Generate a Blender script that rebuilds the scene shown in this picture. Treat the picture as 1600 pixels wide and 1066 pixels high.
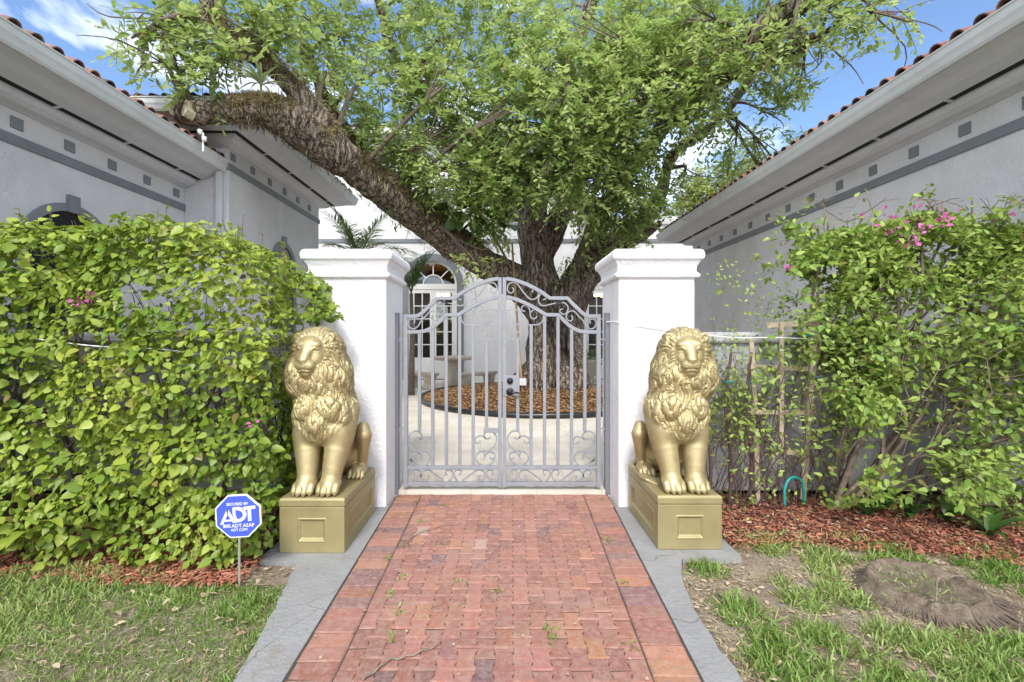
import bpy, bmesh, math, random
import numpy as np
from mathutils import Vector, Matrix, noise
random.seed(7)
rng = np.random.default_rng(11)
PI = math.pi
R = math.radians
scene = bpy.context.scene
for o in list(bpy.data.objects):
    bpy.data.objects.remove(o)

# ------------------------------------------------------------------ camera, light, exposure
cam_data = bpy.data.cameras.new('camera')
cam = bpy.data.objects.new('camera', cam_data)
scene.collection.objects.link(cam)
cam.location = (0, 0, 1.5)
cam.rotation_euler = (R(90), 0, 0)
cam_data.sensor_width = 36
cam_data.lens = 16.0
cam_data.shift_x = 13 / 1600
cam_data.shift_y = -9 / 1600
cam_data.clip_end = 500
cam_data.clip_start = 0.05
scene.camera = cam
scene.render.resolution_x = 1024
scene.render.resolution_y = 682
scene.view_settings.view_transform = 'Standard'
scene.view_settings.look = 'None'
scene.view_settings.exposure = 1.22
scene.view_settings.gamma = 1

SUN_EL, SUN_AZ = R(46), R(183)      # azimuth clockwise from +Y
world = bpy.data.worlds.new('World')
scene.world = world
world.use_nodes = True
wn = world.node_tree
wn.nodes.clear()
def W(t, **k):
    n = wn.nodes.new(t)
    for a, b in k.items():
        setattr(n, a, b)
    return n
sky = W('ShaderNodeTexSky', sky_type='NISHITA', sun_disc=False, sun_elevation=SUN_EL,
        sun_rotation=SUN_AZ, air_density=1.0, dust_density=0.6, ozone_density=4.5)
bg = W('ShaderNodeBackground'); bg.inputs['Strength'].default_value = 0.115
tc = W('ShaderNodeTexCoord')
mp = W('ShaderNodeMapping'); mp.inputs['Scale'].default_value = (1.0, 1.0, 2.6)
nz = W('ShaderNodeTexNoise'); nz.inputs['Scale'].default_value = 2.3; nz.inputs['Detail'].default_value = 7
nz.inputs['Roughness'].default_value = 0.55; nz.inputs['Distortion'].default_value = 0.4
rp = W('ShaderNodeValToRGB'); rp.color_ramp.elements[0].position = 0.50; rp.color_ramp.elements[1].position = 0.78
rp.color_ramp.elements[0].color = (0, 0, 0, 1); rp.color_ramp.elements[1].color = (.95, .95, .95, 1)
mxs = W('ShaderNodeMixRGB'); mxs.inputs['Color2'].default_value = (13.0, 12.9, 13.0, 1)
wo = W('ShaderNodeOutputWorld')
L = wn.links.new
L(tc.outputs['Generated'], mp.inputs['Vector']); L(mp.outputs[0], nz.inputs['Vector'])
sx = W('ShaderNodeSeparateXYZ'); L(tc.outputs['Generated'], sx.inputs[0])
fill_cloud = W('ShaderNodeMapRange'); L(sx.outputs['Y'], fill_cloud.inputs['Value'])      # extra cloud added, mostly unseen behind the camera, as fill light
for i_, v_ in (('From Min', .35), ('From Max', -.35), ('To Min', 0.0), ('To Max', .16)): fill_cloud.inputs[i_].default_value = v_
addc = W('ShaderNodeMath', operation='ADD'); L(nz.outputs['Fac'], addc.inputs[0]); L(fill_cloud.outputs[0], addc.inputs[1]); L(addc.outputs[0], rp.inputs['Fac']); L(rp.outputs[0], mxs.inputs['Fac'])
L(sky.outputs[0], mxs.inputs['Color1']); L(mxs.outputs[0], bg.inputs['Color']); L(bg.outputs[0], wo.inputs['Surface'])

sun_data = bpy.data.lights.new('sun', 'SUN')
sun_data.energy = 1.7
sun_data.angle = R(14)
sun_data.color = (1.0, 0.95, 0.88)
sun = bpy.data.objects.new('sun', sun_data)
scene.collection.objects.link(sun)
sdir = Vector((math.sin(SUN_AZ) * math.cos(SUN_EL), math.cos(SUN_AZ) * math.cos(SUN_EL), math.sin(SUN_EL)))
sun.rotation_euler = (-sdir).to_track_quat('-Z', 'Y').to_euler()
sun.location = (0, -5, 20)

# ------------------------------------------------------------------ helpers
COL = scene.collection
F = 711.0
def P(px, py, d):
    """world point seen at photo pixel (px,py) at distance d in front of the camera"""
    return Vector(((px - 787) * d / F, d, 1.5 + (524 - py) * d / F))

def tag(o, label=None, cat=None, group=None, kind=None):
    if label: o['label'] = label
    if cat: o['category'] = cat
    if group: o['group'] = group
    if kind: o['kind'] = kind
    return o
def empty(name, loc=(0, 0, 0), rz=0, **k):
    o = bpy.data.objects.new(name, None)
    o.location = loc; o.rotation_euler = (0, 0, rz); o.empty_display_size = .2
    COL.objects.link(o)
    return tag(o, **k)
def link(name, me, mat=None, parent=None, smooth=False, **k):
    o = bpy.data.objects.new(name, me)
    COL.objects.link(o)
    if mat is not None and not me.materials:
        for m in (mat if isinstance(mat, (list, tuple)) else [mat]):
            me.materials.append(m)
    if smooth:
        me.polygons.foreach_set('use_smooth', np.ones(len(me.polygons), dtype=bool))
    if parent: o.parent = parent
    return tag(o, **k)
def copy_tree(o, parent=None):
    c = o.copy(); COL.objects.link(c)
    if parent: c.parent = parent
    for ch in list(o.children):
        copy_tree(ch, c)
    return c
def np_mesh(name, verts, faces, col=None):
    """verts (n,3), faces (m,k) all the same size; col: per-vertex rgb -> attribute tint"""
    me = bpy.data.meshes.new(name)
    verts = np.asarray(verts, dtype=np.float32); faces = np.asarray(faces, dtype=np.int32)
    me.vertices.add(len(verts)); me.vertices.foreach_set('co', verts.ravel())
    k = faces.shape[1]
    me.loops.add(faces.size); me.loops.foreach_set('vertex_index', faces.ravel())
    me.polygons.add(len(faces))
    me.polygons.foreach_set('loop_start', np.arange(0, faces.size, k, dtype=np.int32))
    me.polygons.foreach_set('loop_total', np.full(len(faces), k, dtype=np.int32))
    me.update(calc_edges=True)
    if col is not None:
        a = me.color_attributes.new('tint', 'FLOAT_COLOR', 'POINT')
        c = np.ones((len(verts), 4), dtype=np.float32); c[:, :3] = col
        a.data.foreach_set('color', c.ravel())
    me.validate(clean_customdata=False)
    return me

class MB:
    """collects simple solids, built as one mesh"""
    def __init__(s): s.v = []; s.f = []; s.c = []; s.cur = None
    def add(s, vs, fs):
        n = len(s.v); s.v += [tuple(x) for x in vs]
        s.f += [tuple(i + n for i in f) for f in fs]
        if s.cur is not None: s.c += [s.cur] * len(vs)
        return s
    def box(s, x0, y0, z0, x1, y1, z1):
        return s.add([(x0,y0,z0),(x1,y0,z0),(x1,y1,z0),(x0,y1,z0),(x0,y0,z1),(x1,y0,z1),(x1,y1,z1),(x0,y1,z1)],
                     [(0,3,2,1),(4,5,6,7),(0,1,5,4),(1,2,6,5),(2,3,7,6),(3,0,4,7)])
    def bar(s, a, b, w, t, up=(0, 1, 0)):
        a = Vector(a); b = Vector(b); d = (b - a).normalized(); u = Vector(up)
        if abs(d.dot(u)) > .98: u = Vector((1, 0, 0))
        side = d.cross(u).normalized(); u = side.cross(d).normalized()
        vs = [p + side * sx * w / 2 + u * sy * t / 2 for p in (a, b) for sx, sy in ((-1,-1),(1,-1),(1,1),(-1,1))]
        return s.add(vs, [(3,2,1,0),(4,5,6,7),(0,1,5,4),(1,2,6,5),(2,3,7,6),(3,0,4,7)])
    def tube(s, pts, rad, n=8, caps=True, closed=False):
        pts = [Vector(p) for p in pts]
        if not hasattr(rad, '__len__'): rad = [rad] * len(pts)
        m = len(pts); rings = []; prev = None
        for i, p in enumerate(pts):
            t = (pts[(i+1) % m] - pts[i-1]) if closed else (pts[min(i+1, m-1)] - pts[max(i-1, 0)])
            t = t.normalized() if t.length > 1e-9 else Vector((0, 0, 1))
            if prev is None:
                u = t.orthogonal().normalized()
            else:
                u = prev - t * prev.dot(t)
                u = u.normalized() if u.length > 1e-6 else t.orthogonal().normalized()
            prev = u; w = t.cross(u)
            rings.append([p + (u * math.cos(2*PI*k/n) + w * math.sin(2*PI*k/n)) * rad[i] for k in range(n)])
        vs = [q for r in rings for q in r]; fs = []
        for i in range(m if closed else m - 1):
            j = (i + 1) % m
            for k in range(n):
                fs.append((i*n+k, i*n+(k+1) % n, j*n+(k+1) % n, j*n+k))
        if caps and not closed:
            fs.append(tuple(range(n))[::-1]); fs.append(tuple((m-1)*n + k for k in range(n)))
        return s.add(vs, fs)
    def lathe(s, prof, n=24, c=(0, 0, 0)):
        cx, cy, cz = c; m = len(prof); vs = []; fs = []
        for r, z in prof:
            for k in range(n):
                a = 2*PI*k/n; vs.append((cx + r*math.cos(a), cy + r*math.sin(a), cz + z))
        for i in range(m-1):
            for k in range(n):
                fs.append((i*n+k, i*n+(k+1) % n, (i+1)*n+(k+1) % n, (i+1)*n+k))
        fs.append(tuple(range(n))[::-1]); fs.append(tuple((m-1)*n + k for k in range(n)))
        return s.add(vs, fs)
    def prism(s, poly, f0, f1):
        """poly: 2d points; f0,f1 map a 2d point to the two 3d ends"""
        n = len(poly)
        vs = [f0(*p) for p in poly] + [f1(*p) for p in poly]
        fs = [tuple(range(n))[::-1], tuple(range(n, 2*n))] + [(i, (i+1) % n, (i+1) % n + n, i + n) for i in range(n)]
        return s.add(vs, fs)
    def ribbon(s, pts2, w, y0, y1, f):
        """flat-bar section swept along 2d polyline pts2 (in the gate's plane), width w, depth y0..y1"""
        n = len(pts2); Lf = []; Rt = []
        for i in range(n):
            a = pts2[max(i-1, 0)]; b = pts2[min(i+1, n-1)]
            dx, dz = b[0]-a[0], b[1]-a[1]; l = math.hypot(dx, dz) or 1
            nx, nz_ = -dz/l*w/2, dx/l*w/2
            Lf.append((pts2[i][0]+nx, pts2[i][1]+nz_)); Rt.append((pts2[i][0]-nx, pts2[i][1]-nz_))
        vs = []
        for i in range(n):
            vs += [f(*Lf[i], y0), f(*Rt[i], y0), f(*Rt[i], y1), f(*Lf[i], y1)]
        fs = [(0, 3, 2, 1), tuple(4*(n-1)+k for k in range(4))]
        for i in range(n-1):
            for k in range(4):
                fs.append((4*i+k, 4*i+(k+1) % 4, 4*i+4+(k+1) % 4, 4*i+4+k))
        return s.add(vs, fs)
    def build(s, name, mat, parent=None, smooth=False, bevel=0, seg=2, fix=True, **k):
        me = bpy.data.meshes.new(name); me.from_pydata(s.v, [], s.f); me.update()
        if s.c and len(s.c) == len(s.v):
            a = me.color_attributes.new('tint', 'FLOAT_COLOR', 'POINT')
            c = np.ones((len(s.v), 4), dtype=np.float32); c[:, :3] = np.array(s.c)
            a.data.foreach_set('color', c.ravel())
        if fix:
            bm = bmesh.new(); bm.from_mesh(me); bmesh.ops.recalc_face_normals(bm, faces=bm.faces); bm.to_mesh(me); bm.free()
        o = link(name, me, mat, parent, smooth, **k)
        if bevel:
            b = o.modifiers.new('bevel', 'BEVEL'); b.width = bevel; b.segments = seg; b.limit_method = 'ANGLE'; b.angle_limit = R(40)
        return o

def catmull(pts, n=6):
    pts = [Vector(p) for p in pts]; out = []
    for i in range(len(pts)-1):
        p0 = pts[max(i-1, 0)]; p1 = pts[i]; p2 = pts[i+1]; p3 = pts[min(i+2, len(pts)-1)]
        for j in range(n):
            t = j/n
            out.append(0.5*((2*p1) + (p2-p0)*t + (2*p0-5*p1+4*p2-p3)*t*t + (3*p1-p0-3*p2+p3)*t*t*t))
    out.append(pts[-1]); return out

# ------------------------------------------------------------------ materials
def mat(name, color, rough=.7, metal=0, spec=.5):
    m = bpy.data.materials.new(name); m.use_nodes = True
    b = m.node_tree.nodes['Principled BSDF']
    b.inputs['Base Color'].default_value = (*color, 1); b.inputs['Roughness'].default_value = rough
    b.inputs['Metallic'].default_value = metal; b.inputs['Specular IOR Level'].default_value = spec
    return m
class NT:
    def __init__(s, m): s.m = m; s.t = m.node_tree; s.b = s.t.nodes.get('Principled BSDF'); s.tc = s.t.nodes.new('ShaderNodeTexCoord')
    def n(s, t, ins=None, **k):
        x = s.t.nodes.new(t)
        for a, b in k.items(): setattr(x, a, b)
        for a, b in (ins or {}).items():
            if hasattr(b, 'is_output'): s.t.links.new(b, x.inputs[a])
            else: x.inputs[a].default_value = b
        return x
    def l(s, a, b): s.t.links.new(a, b)
    def noise(s, scale, detail=4, rough=.6, vec=None, dist=0, stretch=None):
        v = vec or s.tc.outputs['Object']
        if stretch: v = s.n('ShaderNodeMapping', {'Vector': v, 'Scale': stretch}).outputs[0]
        return s.n('ShaderNodeTexNoise', {'Vector': v, 'Scale': scale, 'Detail': detail, 'Roughness': rough, 'Distortion': dist}).outputs['Fac']
    def ramp(s, fac, stops):
        r = s.n('ShaderNodeValToRGB', {'Fac': fac}); cr = r.color_ramp
        while len(cr.elements) < len(stops): cr.elements.new(.5)
        for e, (p, c) in zip(cr.elements, stops): e.position = p; e.color = (*c, 1) if len(c) == 3 else c
        return r.outputs['Color']
    def mix(s, a, b, fac=.5, mode='MIX'):
        x = s.n('ShaderNodeMixRGB', blend_type=mode)
        for k, v in (('Color1', a), ('Color2', b), ('Fac', fac)):
            if hasattr(v, 'is_output'): s.l(v, x.inputs[k])
            elif k == 'Fac': x.inputs[k].default_value = v
            else: x.inputs[k].default_value = (*v, 1)
        return x.outputs[0]
    def bump(s, h, strength=.3, dist=.01, normal=None):
        ins = {'Height': h, 'Strength': strength, 'Distance': dist}
        if normal: ins['Normal'] = normal
        return s.n('ShaderNodeBump', ins).outputs[0]
    def tint(s): return s.n('ShaderNodeAttribute', attribute_name='tint').outputs['Color']

def stucco(name, c, dirt=.06, bumps=.35, scale=60, rough=.85, grime=None):
    m = mat(name, c, rough); t = NT(m)
    n1 = t.noise(2.2, 5); n2 = t.noise(scale, 5, .65); n3 = t.noise(scale*.25, 3)
    d = tuple(x*(1-dirt*3) for x in c)
    col = t.mix(c, d, t.ramp(n1, [(.35, (0,0,0)), (.75, (1,1,1))]))
    if grime:
        st = t.noise(3.0, 6, .7, stretch=(1, 1, .25))
        col = t.mix(col, grime, t.n('ShaderNodeMath', {0: t.ramp(st, [(.52, (0,0,0)), (.8, (1,1,1))]), 1: .5}, operation='MULTIPLY').outputs[0])
    t.l(col, t.b.inputs['Base Color'])
    h = t.mix(n2, n3, .4)
    t.l(t.bump(h, bumps, .02), t.b.inputs['Normal'])
    return m
def leafmat(name, c1, c2, transl=.35, rough=.45, spec=.35):
    """leaf colour from the per-leaf tint attribute mixed between c1 and c2"""
    m = mat(name, c1, rough, 0, spec); t = NT(m)
    ti = t.tint(); sep = t.n('ShaderNodeSeparateColor', {'Color': ti})
    col = t.mix(c1, c2, sep.outputs[0])
    col = t.mix(col, (.20, .13, .05), sep.outputs[1])
    t.l(col, t.b.inputs['Base Color'])
    tr = t.n('ShaderNodeBsdfTranslucent'); t.l(t.mix(col, (1.0, 1.0, .35), .18, 'MULTIPLY'), tr.inputs['Color'])
    mx = t.n('ShaderNodeMixShader', {0: transl})
    t.l(t.b.outputs[0], mx.inputs[1]); t.l(tr.outputs[0], mx.inputs[2])
    out = [n for n in t.t.nodes if n.type == 'OUTPUT_MATERIAL'][0]
    t.l(mx.outputs[0], out.inputs['Surface'])
    return m
# ------------------------------------------------------------------ materials of the setting
M_wing = stucco('grey_white_stucco', (.575, .58, .60), .05, .75, 34, grime=(.45, .45, .45))
M_gwall = stucco('garden_wall_stucco', (.42, .42, .43), .05, .6, 34, grime=(.30, .29, .27))
M_pillar = stucco('white_stucco', (.80, .80, .82), .02, .6, 30, grime=(.55, .53, .48))
M_house = stucco('house_stucco', (.72, .72, .73), .03, .35, 30)
M_trimgrey = stucco('grey_trim_paint', (.175, .195, .215), .06, .2, 40, .6)
M_eave = stucco('eave_paint', (.55, .56, .60), .04, .1, 20, .6, grime=(.42, .42, .41))
M_gutter = stucco('gutter_paint', (.58, .61, .62), .05, .06, 14, .4, grime=(.36, .40, .38))
M_dark = mat('black_vent', (.012, .012, .013), .9)
M_white = stucco('white_joinery', (.78, .77, .74), .03, .05, 20, .45)
M_black = mat('black_plastic', (.015, .015, .016), .35)

M_conc = stucco('grey_painted_concrete', (.285, .285, .282), .09, .6, 45, .9, grime=(.17, .17, .16))
t = NT(M_conc); cr_ = t.n('ShaderNodeTexVoronoi', {'Vector': t.mix(t.tc.outputs['Object'], t.n('ShaderNodeTexNoise', {'Vector': t.tc.outputs['Object'], 'Scale': 5.0, 'Detail': 5}).outputs['Color'], .12), 'Scale': 1.7}, feature='DISTANCE_TO_EDGE')
src_ = t.b.inputs['Base Color'].links[0].from_socket
t.l(t.mix(t.mix((.09, .085, .08), src_, t.ramp(cr_.outputs['Distance'], [(.0, (.25,.25,.25)), (.006, (1,1,1))])), (.20, .165, .12), t.ramp(t.noise(4, 8, .75), [(.55, (0,0,0)), (.75, (.75,.75,.75))])), t.b.inputs['Base Color'])
M_tile = mat('terracotta_tile', (.36, .16, .09), .8); t = NT(M_tile)
c_ = t.mix(t.tint(), (.05, .045, .04), t.ramp(t.noise(5, 6, .7), [(.45, (0,0,0)), (.66, (.9,.9,.9))]))
t.l(c_, t.b.inputs['Base Color']); t.l(t.bump(t.noise(40, 5), .4, .01), t.b.inputs['Normal'])

M_soil = mat('sandy_soil', (.20, .16, .12), .95); t = NT(M_soil)
c_ = t.mix((.42, .345, .255), (.27, .205, .14), t.ramp(t.noise(3.5, 8, .65), [(.35, (0,0,0)), (.65, (1,1,1))]))
c_ = t.mix(c_, (.50, .48, .46), t.ramp(t.noise(1.7, 5, .6), [(.58, (0,0,0)), (.72, (.8,.8,.8))]))
c_ = t.mix(c_, (.06, .045, .03), t.ramp(t.noise(70, 4, .8), [(.52, (0,0,0)), (.62, (.8,.8,.8))]))
t.l(c_, t.b.inputs['Base Color']); t.l(t.bump(t.noise(60, 8, .75), .9, .03), t.b.inputs['Normal'])
M_mulch = mat('red_mulch', (.22, .075, .05), .95); t = NT(M_mulch)
c_ = t.mix((.27, .095, .06), (.10, .05, .035), t.ramp(t.noise(30, 6, .75, stretch=(1, 2.5, 1)), [(.4, (0,0,0)), (.62, (1,1,1))]))
t.l(c_, t.b.inputs['Base Color']); t.l(t.bump(t.noise(45, 6, .8), 1.0, .04), t.b.inputs['Normal'])

M_paver = mat('brick_paver', (.33, .13, .09), .9, 0, .3); t = NT(M_paver)
n1 = t.noise(28, 6, .7); n2 = t.noise(110, 4, .7)
c_ = t.mix(t.tint(), (.46, .345, .29), t.ramp(n1, [(.44, (0,0,0)), (.76, (.68,.68,.68))]))
c_ = t.mix(c_, (.38, .28, .22), t.ramp(t.noise(2.2, 5, .6), [(.5, (0,0,0)), (.8, (.45,.45,.45))]))
c_ = t.mix(c_, (.11, .06, .055), t.ramp(t.noise(14, 7, .75), [(.52, (0,0,0)), (.74, (.6,.6,.6))]))
c_ = t.mix(c_, (.05, .035, .03), t.ramp(n2, [(.60, (0,0,0)), (.70, (.7,.7,.7))]))
t.l(c_, t.b.inputs['Base Color']); t.l(t.bump(t.mix(n1, n2, .5), .8, .008), t.b.inputs['Normal'])
M_joint = mat('sand_joint', (.10, .075, .055), .95); t = NT(M_joint)
c_ = t.mix((.035, .027, .022), (.12, .09, .07), t.noise(30, 6, .7)); t.l(c_, t.b.inputs['Base Color'])

M_stone = mat('cream_paving', (.55, .50, .42), .8); t = NT(M_stone)
br = t.n('ShaderNodeTexBrick', {'Vector': t.tc.outputs['Object'], 'Scale': 1.0, 'Color1': (.58, .53, .45, 1), 'Color2': (.64, .60, .53, 1), 'Mortar': (.50, .45, .38, 1),
    'Mortar Size': .008, 'Brick Width': .62, 'Row Height': .41, 'Mortar Smooth': .3})
c_ = t.mix(br.outputs['Color'], (.45, .38, .29), t.ramp(t.noise(2.6, 7, .7, dist=1.0), [(.45, (0,0,0)), (.72, (.7,.7,.7))]))
c_ = t.mix(c_, (.22, .16, .10), t.ramp(t.noise(9, 7, .8, stretch=(1, .35, 1)), [(.66, (0,0,0)), (.74, (.8,.8,.8))]))
t.l(c_, t.b.inputs['Base Color']); t.l(t.bump(t.noise(22, 5), .3, .01), t.b.inputs['Normal'])

# ------------------------------------------------------------------ ground
def sheet(name, x0, y0, x1, y1, z, m, kind='structure', n=1):
    mb = MB(); mb.add([(x0,y0,z), (x1,y0,z), (x1,y1,z), (x0,y1,z)], [(0,1,2,3)])
    return mb.build(name, m, kind=kind)
def soil_h(x, y):
    return -.028 + .014*noise.noise(Vector((x*1.6, y*1.6, 0))) + .006*noise.noise(Vector((x*7, y*7, 3)))
def grid_sheet(name, x0, y0, x1, y1, step, hf, m):
    nx = int((x1-x0)/step) + 1; ny = int((y1-y0)/step) + 1
    xs = np.linspace(x0, x1, nx); ys = np.linspace(y0, y1, ny)
    V = [(x, y, hf(x, y)) for y in ys for x in xs]
    Fc = [(j*nx+i, j*nx+i+1, (j+1)*nx+i+1, (j+1)*nx+i) for j in range(ny-1) for i in range(nx-1)]
    return link(name, np_mesh(name, V, Fc), m, smooth=True, kind='structure')
sheet('ground', -150, -60, 150, 250, -.09, M_soil)
grid_sheet('lawn_soil', -6.5, -.5, 6.5, 4.6, .06, soil_h, M_soil)
# mulch beds: irregular front edges
def bed_sheet(name, pts_front, yback, z, m):
    mb = MB(); n = len(pts_front)
    mb.add([(x, y, z) for x, y in pts_front] + [(x, yback, z) for x, y in pts_front],
           [(i, i+1, n+i+1, n+i) for i in range(n-1)])
    return mb.build(name, m, kind='structure')
def wob(x, s): return .07*noise.noise(Vector((x*2.3, s, 0))) + .03*noise.noise(Vector((x*8, s, 1)))
bed_l = [(x, 2.80 + .10*max(0, (-2.2-x)) + wob(x, 1)) for x in np.linspace(-6.4, -1.66, 70)]
bed_r = [(x, 3.30 - .22*max(0, x-2.4) + wob(x, 5)) for x in np.linspace(1.5, 6.4, 70)]
bed_sheet('mulch_bed', bed_l, 4.4, .004, M_mulch)
bed_sheet('mulch_bed', bed_r, 4.4, .004, M_mulch)

# ------------------------------------------------------------------ brick path of interlocking pavers
def path_x(u, y):                       # u in 0..1 across the whole path
    xl = -.957 - .020*(y - 1.98); xr = .866 + .0503*(y - 1.98)
    return xl + (xr - xl)*u
rb = random.Random(4)
def pcol(border=False):
    r = rb.random()
    if r < .80: c = (.295, .138, .104)
    elif r < .89: c = (.33, .155, .095)
    elif r < .975: c = (.23, .110, .095)
    elif r < .988: c = (.18, .105, .105)
    else: c = (.34, .23, .20)
    if border and r > .55: c = [(.34, .165, .10), (.20, .115, .105), (.31, .14, .10)][rb.randrange(3)]
    k = rb.uniform(.83, 1.15); return tuple(x*k*rb.uniform(.95, 1.05) for x in c)
mb = MB()
def paver(poly):
    mb.cur = pcol(len(poly) == 4)
    cx = sum(p[0] for p in poly)/len(poly); cy = sum(p[1] for p in poly)/len(poly)
    z = .0 + rb.uniform(-.0035, .0025); tx = rb.uniform(-.03, .03); ty = rb.uniform(-.02, .02)
    def lay(k, zz): return [((p[0]-cx)*k + cx, (p[1]-cy)*k + cy, zz + (p[0]-cx)*tx + (p[1]-cy)*ty) for p in poly]
    n = len(poly); vs = lay(.962, z-.04) + lay(.962, z-.007) + lay(.885, z)
    fs = [tuple(range(2*n, 3*n))] + [(l*n+i, l*n+(i+1) % n, (l+1)*n+(i+1) % n, (l+1)*n+i) for l in (0, 1) for i in range(n)]
    mb.add(vs, fs)
NC = 16; LEN = .145; ub = .117
for c in range(NC):
    y = .3 - (LEN/2 if c % 2 else 0)
    while y < 4.29:
        y1 = min(y + LEN, 4.29)
        w = 1/NC
        def ex(side, t):     # wavy side: waist in the middle, wide at the ends
            s = .20*w*(1 if (t < .2 or t > .8) else (-1 if .36 < t < .64 else 0))
            if t in (.28, .72): s = 0
            return s
        ts = [0, .2, .36, .64, .8, 1.0]
        if y1 - y > .05:
            L_ = []; R_ = []
            for t_ in ts:
                yy = y + (y1-y)*t_; s = ex(0, t_)
                ul = c*w - (s if c > 0 else 0); ur = (c+1)*w + (s if c < NC-1 else 0)
                L_.append((path_x(ub + (1-2*ub)*ul, yy), yy)); R_.append((path_x(ub + (1-2*ub)*ur, yy), yy))
            paver(R_ + L_[::-1])
        y = y1 if y1 < 4.29 else 9
for sd in (0, 1):
    y = .3
    while y < 4.27:
        y1 = min(y + rb.uniform(.098, .112), 4.29)
        u0, u1 = (0, ub) if sd == 0 else (1-ub, 1)
        paver([(path_x(u0, y), y), (path_x(u1, y), y), (path_x(u1, y1), y1), (path_x(u0, y1), y1)])
        y = y1
mb.build('brick_path', M_paver, kind='structure')
mb = MB(); mb.add([(path_x(0, .2), .2, -.007), (path_x(1, .2), .2, -.007), (path_x(1, 4.3), 4.3, -.007), (path_x(0, 4.3), 4.3, -.007)], [(0,1,2,3)])
mb.build('path_bedding', M_joint, kind='structure')

# concrete strips beside the path, widening into pads under the pedestals
def strip(sgn, outer):
    mb = MB(); n = len(outer); vs = []
    for zz in (-.06, .0045):
        vs += [(x, y, zz) for x, y in outer]
        vs += [(path_x(0 if sgn < 0 else 1, y) + sgn*.002, y, zz) for x, y in outer]
    fs = [(2*n+i, 2*n+i+1, 3*n+i+1, 3*n+i) for i in range(n-1)] + [(i, i+1, 2*n+i+1, 2*n+i) for i in range(n-1)] + [(n+i, n+i+1, 3*n+i+1, 3*n+i) for i in range(n-1)]
    mb.add(vs, fs); mb.build('concrete_strip', M_conc, kind='structure')
def dens(pts, sgn):
    q = catmull([(x, y, 0) for x, y in pts], 8)
    return [(p.x + .012*noise.noise(Vector((p.y*9, sgn, 0))), p.y) for p in q]
strip(-1, dens([(-1.13, .3), (-1.14, 1.2), (-1.17, 1.9), (-1.20, 2.2), (-1.28, 2.6), (-1.335, 2.88), (-1.36, 3.0)], -1) + [(-1.62, 3.03), (-1.635, 3.08), (-1.635, 4.0)])
strip(1, dens([(1.05, .3), (1.03, 1.2), (1.035, 2.0), (1.03, 2.2), (1.045, 2.5), (1.10, 2.8), (1.18, 3.02), (1.22, 3.05)], 1) + [(1.60, 3.06), (1.61, 3.12), (1.61, 4.0)])

# courtyard
mb = MB(); mb.box(-4.38, 4.30, -.05, 4.89, 14.99, .035)
mb.build('courtyard_paving', M_stone, kind='structure')

# ------------------------------------------------------------------ sweeps along walls
def sweep(mb, prof, path, closed=False):
    """prof: closed list of (outward offset, z); path: 2d points, outward = right of travel"""
    n = len(path); m = len(prof); ring = []
    for i in range(n):
        p = Vector(path[i])
        d0 = (p - Vector(path[i-1])).normalized() if (closed or i > 0) else None
        d1 = (Vector(path[(i+1) % n]) - p).normalized() if (closed or i < n-1) else None
        if d0 is None: d0 = d1
        if d1 is None: d1 = d0
        n0 = Vector((d0.y, -d0.x)); n1 = Vector((d1.y, -d1.x)); mm = (n0 + n1); mm = mm/(mm.dot(n1))
        ring.append([(p.x + mm.x*o, p.y + mm.y*o, z) for o, z in prof])
    vs = [q for r in ring for q in r]; fs = []
    for i in range(n if closed else n-1):
        j = (i+1) % n
        for k in range(m): fs.append((i*m+k, i*m+(k+1) % m, j*m+(k+1) % m, j*m+k))
    if not closed: fs += [tuple(range(m))[::-1], tuple((n-1)*m+k for k in range(m))]
    return mb.add(vs, fs)

# ------------------------------------------------------------------ masonry pillars
def pillar(x0, label):
    S = .6625; root = empty('gate_pillar', (x0 + S/2, 3.965 + S/2, 0), label=label, cat='pillar')
    h = S/2
    mb = MB(); mb.box(-h, -h, -.05, h, h, 2.02); o = mb.build('shaft', M_pillar, root, bevel=.012)
    prof = [(-.1, 2.0), (.022, 2.0), (.030, 2.006), (.036, 2.022), (.030, 2.036), (.016, 2.046), (.010, 2.066), (.014, 2.10), (.026, 2.122), (.034, 2.136), (.036, 2.146),
            (.044, 2.150), (.058, 2.160), (.064, 2.185), (.062, 2.212), (.050, 2.236), (.030, 2.246), (-.32, 2.252)]
    mb = MB(); sweep(mb, prof, [(-h, -h), (h, -h), (h, h), (-h, h)], closed=True)
    mb.build('cap', M_pillar, root, bevel=.003, seg=1)
    return root
pillar(-1.6875, 'white stucco pillar with stepped cap, between the leafy hedge and the gate')
pillar(1.003, 'white stucco pillar with stepped cap, between the gate and the wooden trellis')

# low garden walls joining the pillars to the wings
def garden_wall(x0, x1, label):
    root = empty('garden_wall', ((x0+x1)/2, 4.4, 0), label=label, cat='wall')
    w = (x1-x0)/2
    mb = MB(); mb.box(-w, -.10, -.06, w, .10, 1.44); mb.build('wall_face', M_gwall, root)
    mb = MB(); sweep(mb, [(-.12, 1.43), (.035, 1.43), (.045, 1.45), (.045, 1.50), (.03, 1.53), (-.12, 1.53)], [(-w, -.10), (w, -.10)])
    mb.build('coping', M_gwall, root)
    mb = MB(); sweep(mb, [(-.02, .50), (.012, .50), (.012, .56), (-.02, .56)], [(-w, -.10), (w, -.10)])
    mb.build('rail_moulding', M_gwall, root)
garden_wall(-5.09, -1.69, 'low grey garden wall glimpsed behind the dense leafy hedge')
garden_wall(1.668, 4.89, 'low grey garden wall with coping, behind the wooden trellis')

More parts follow.
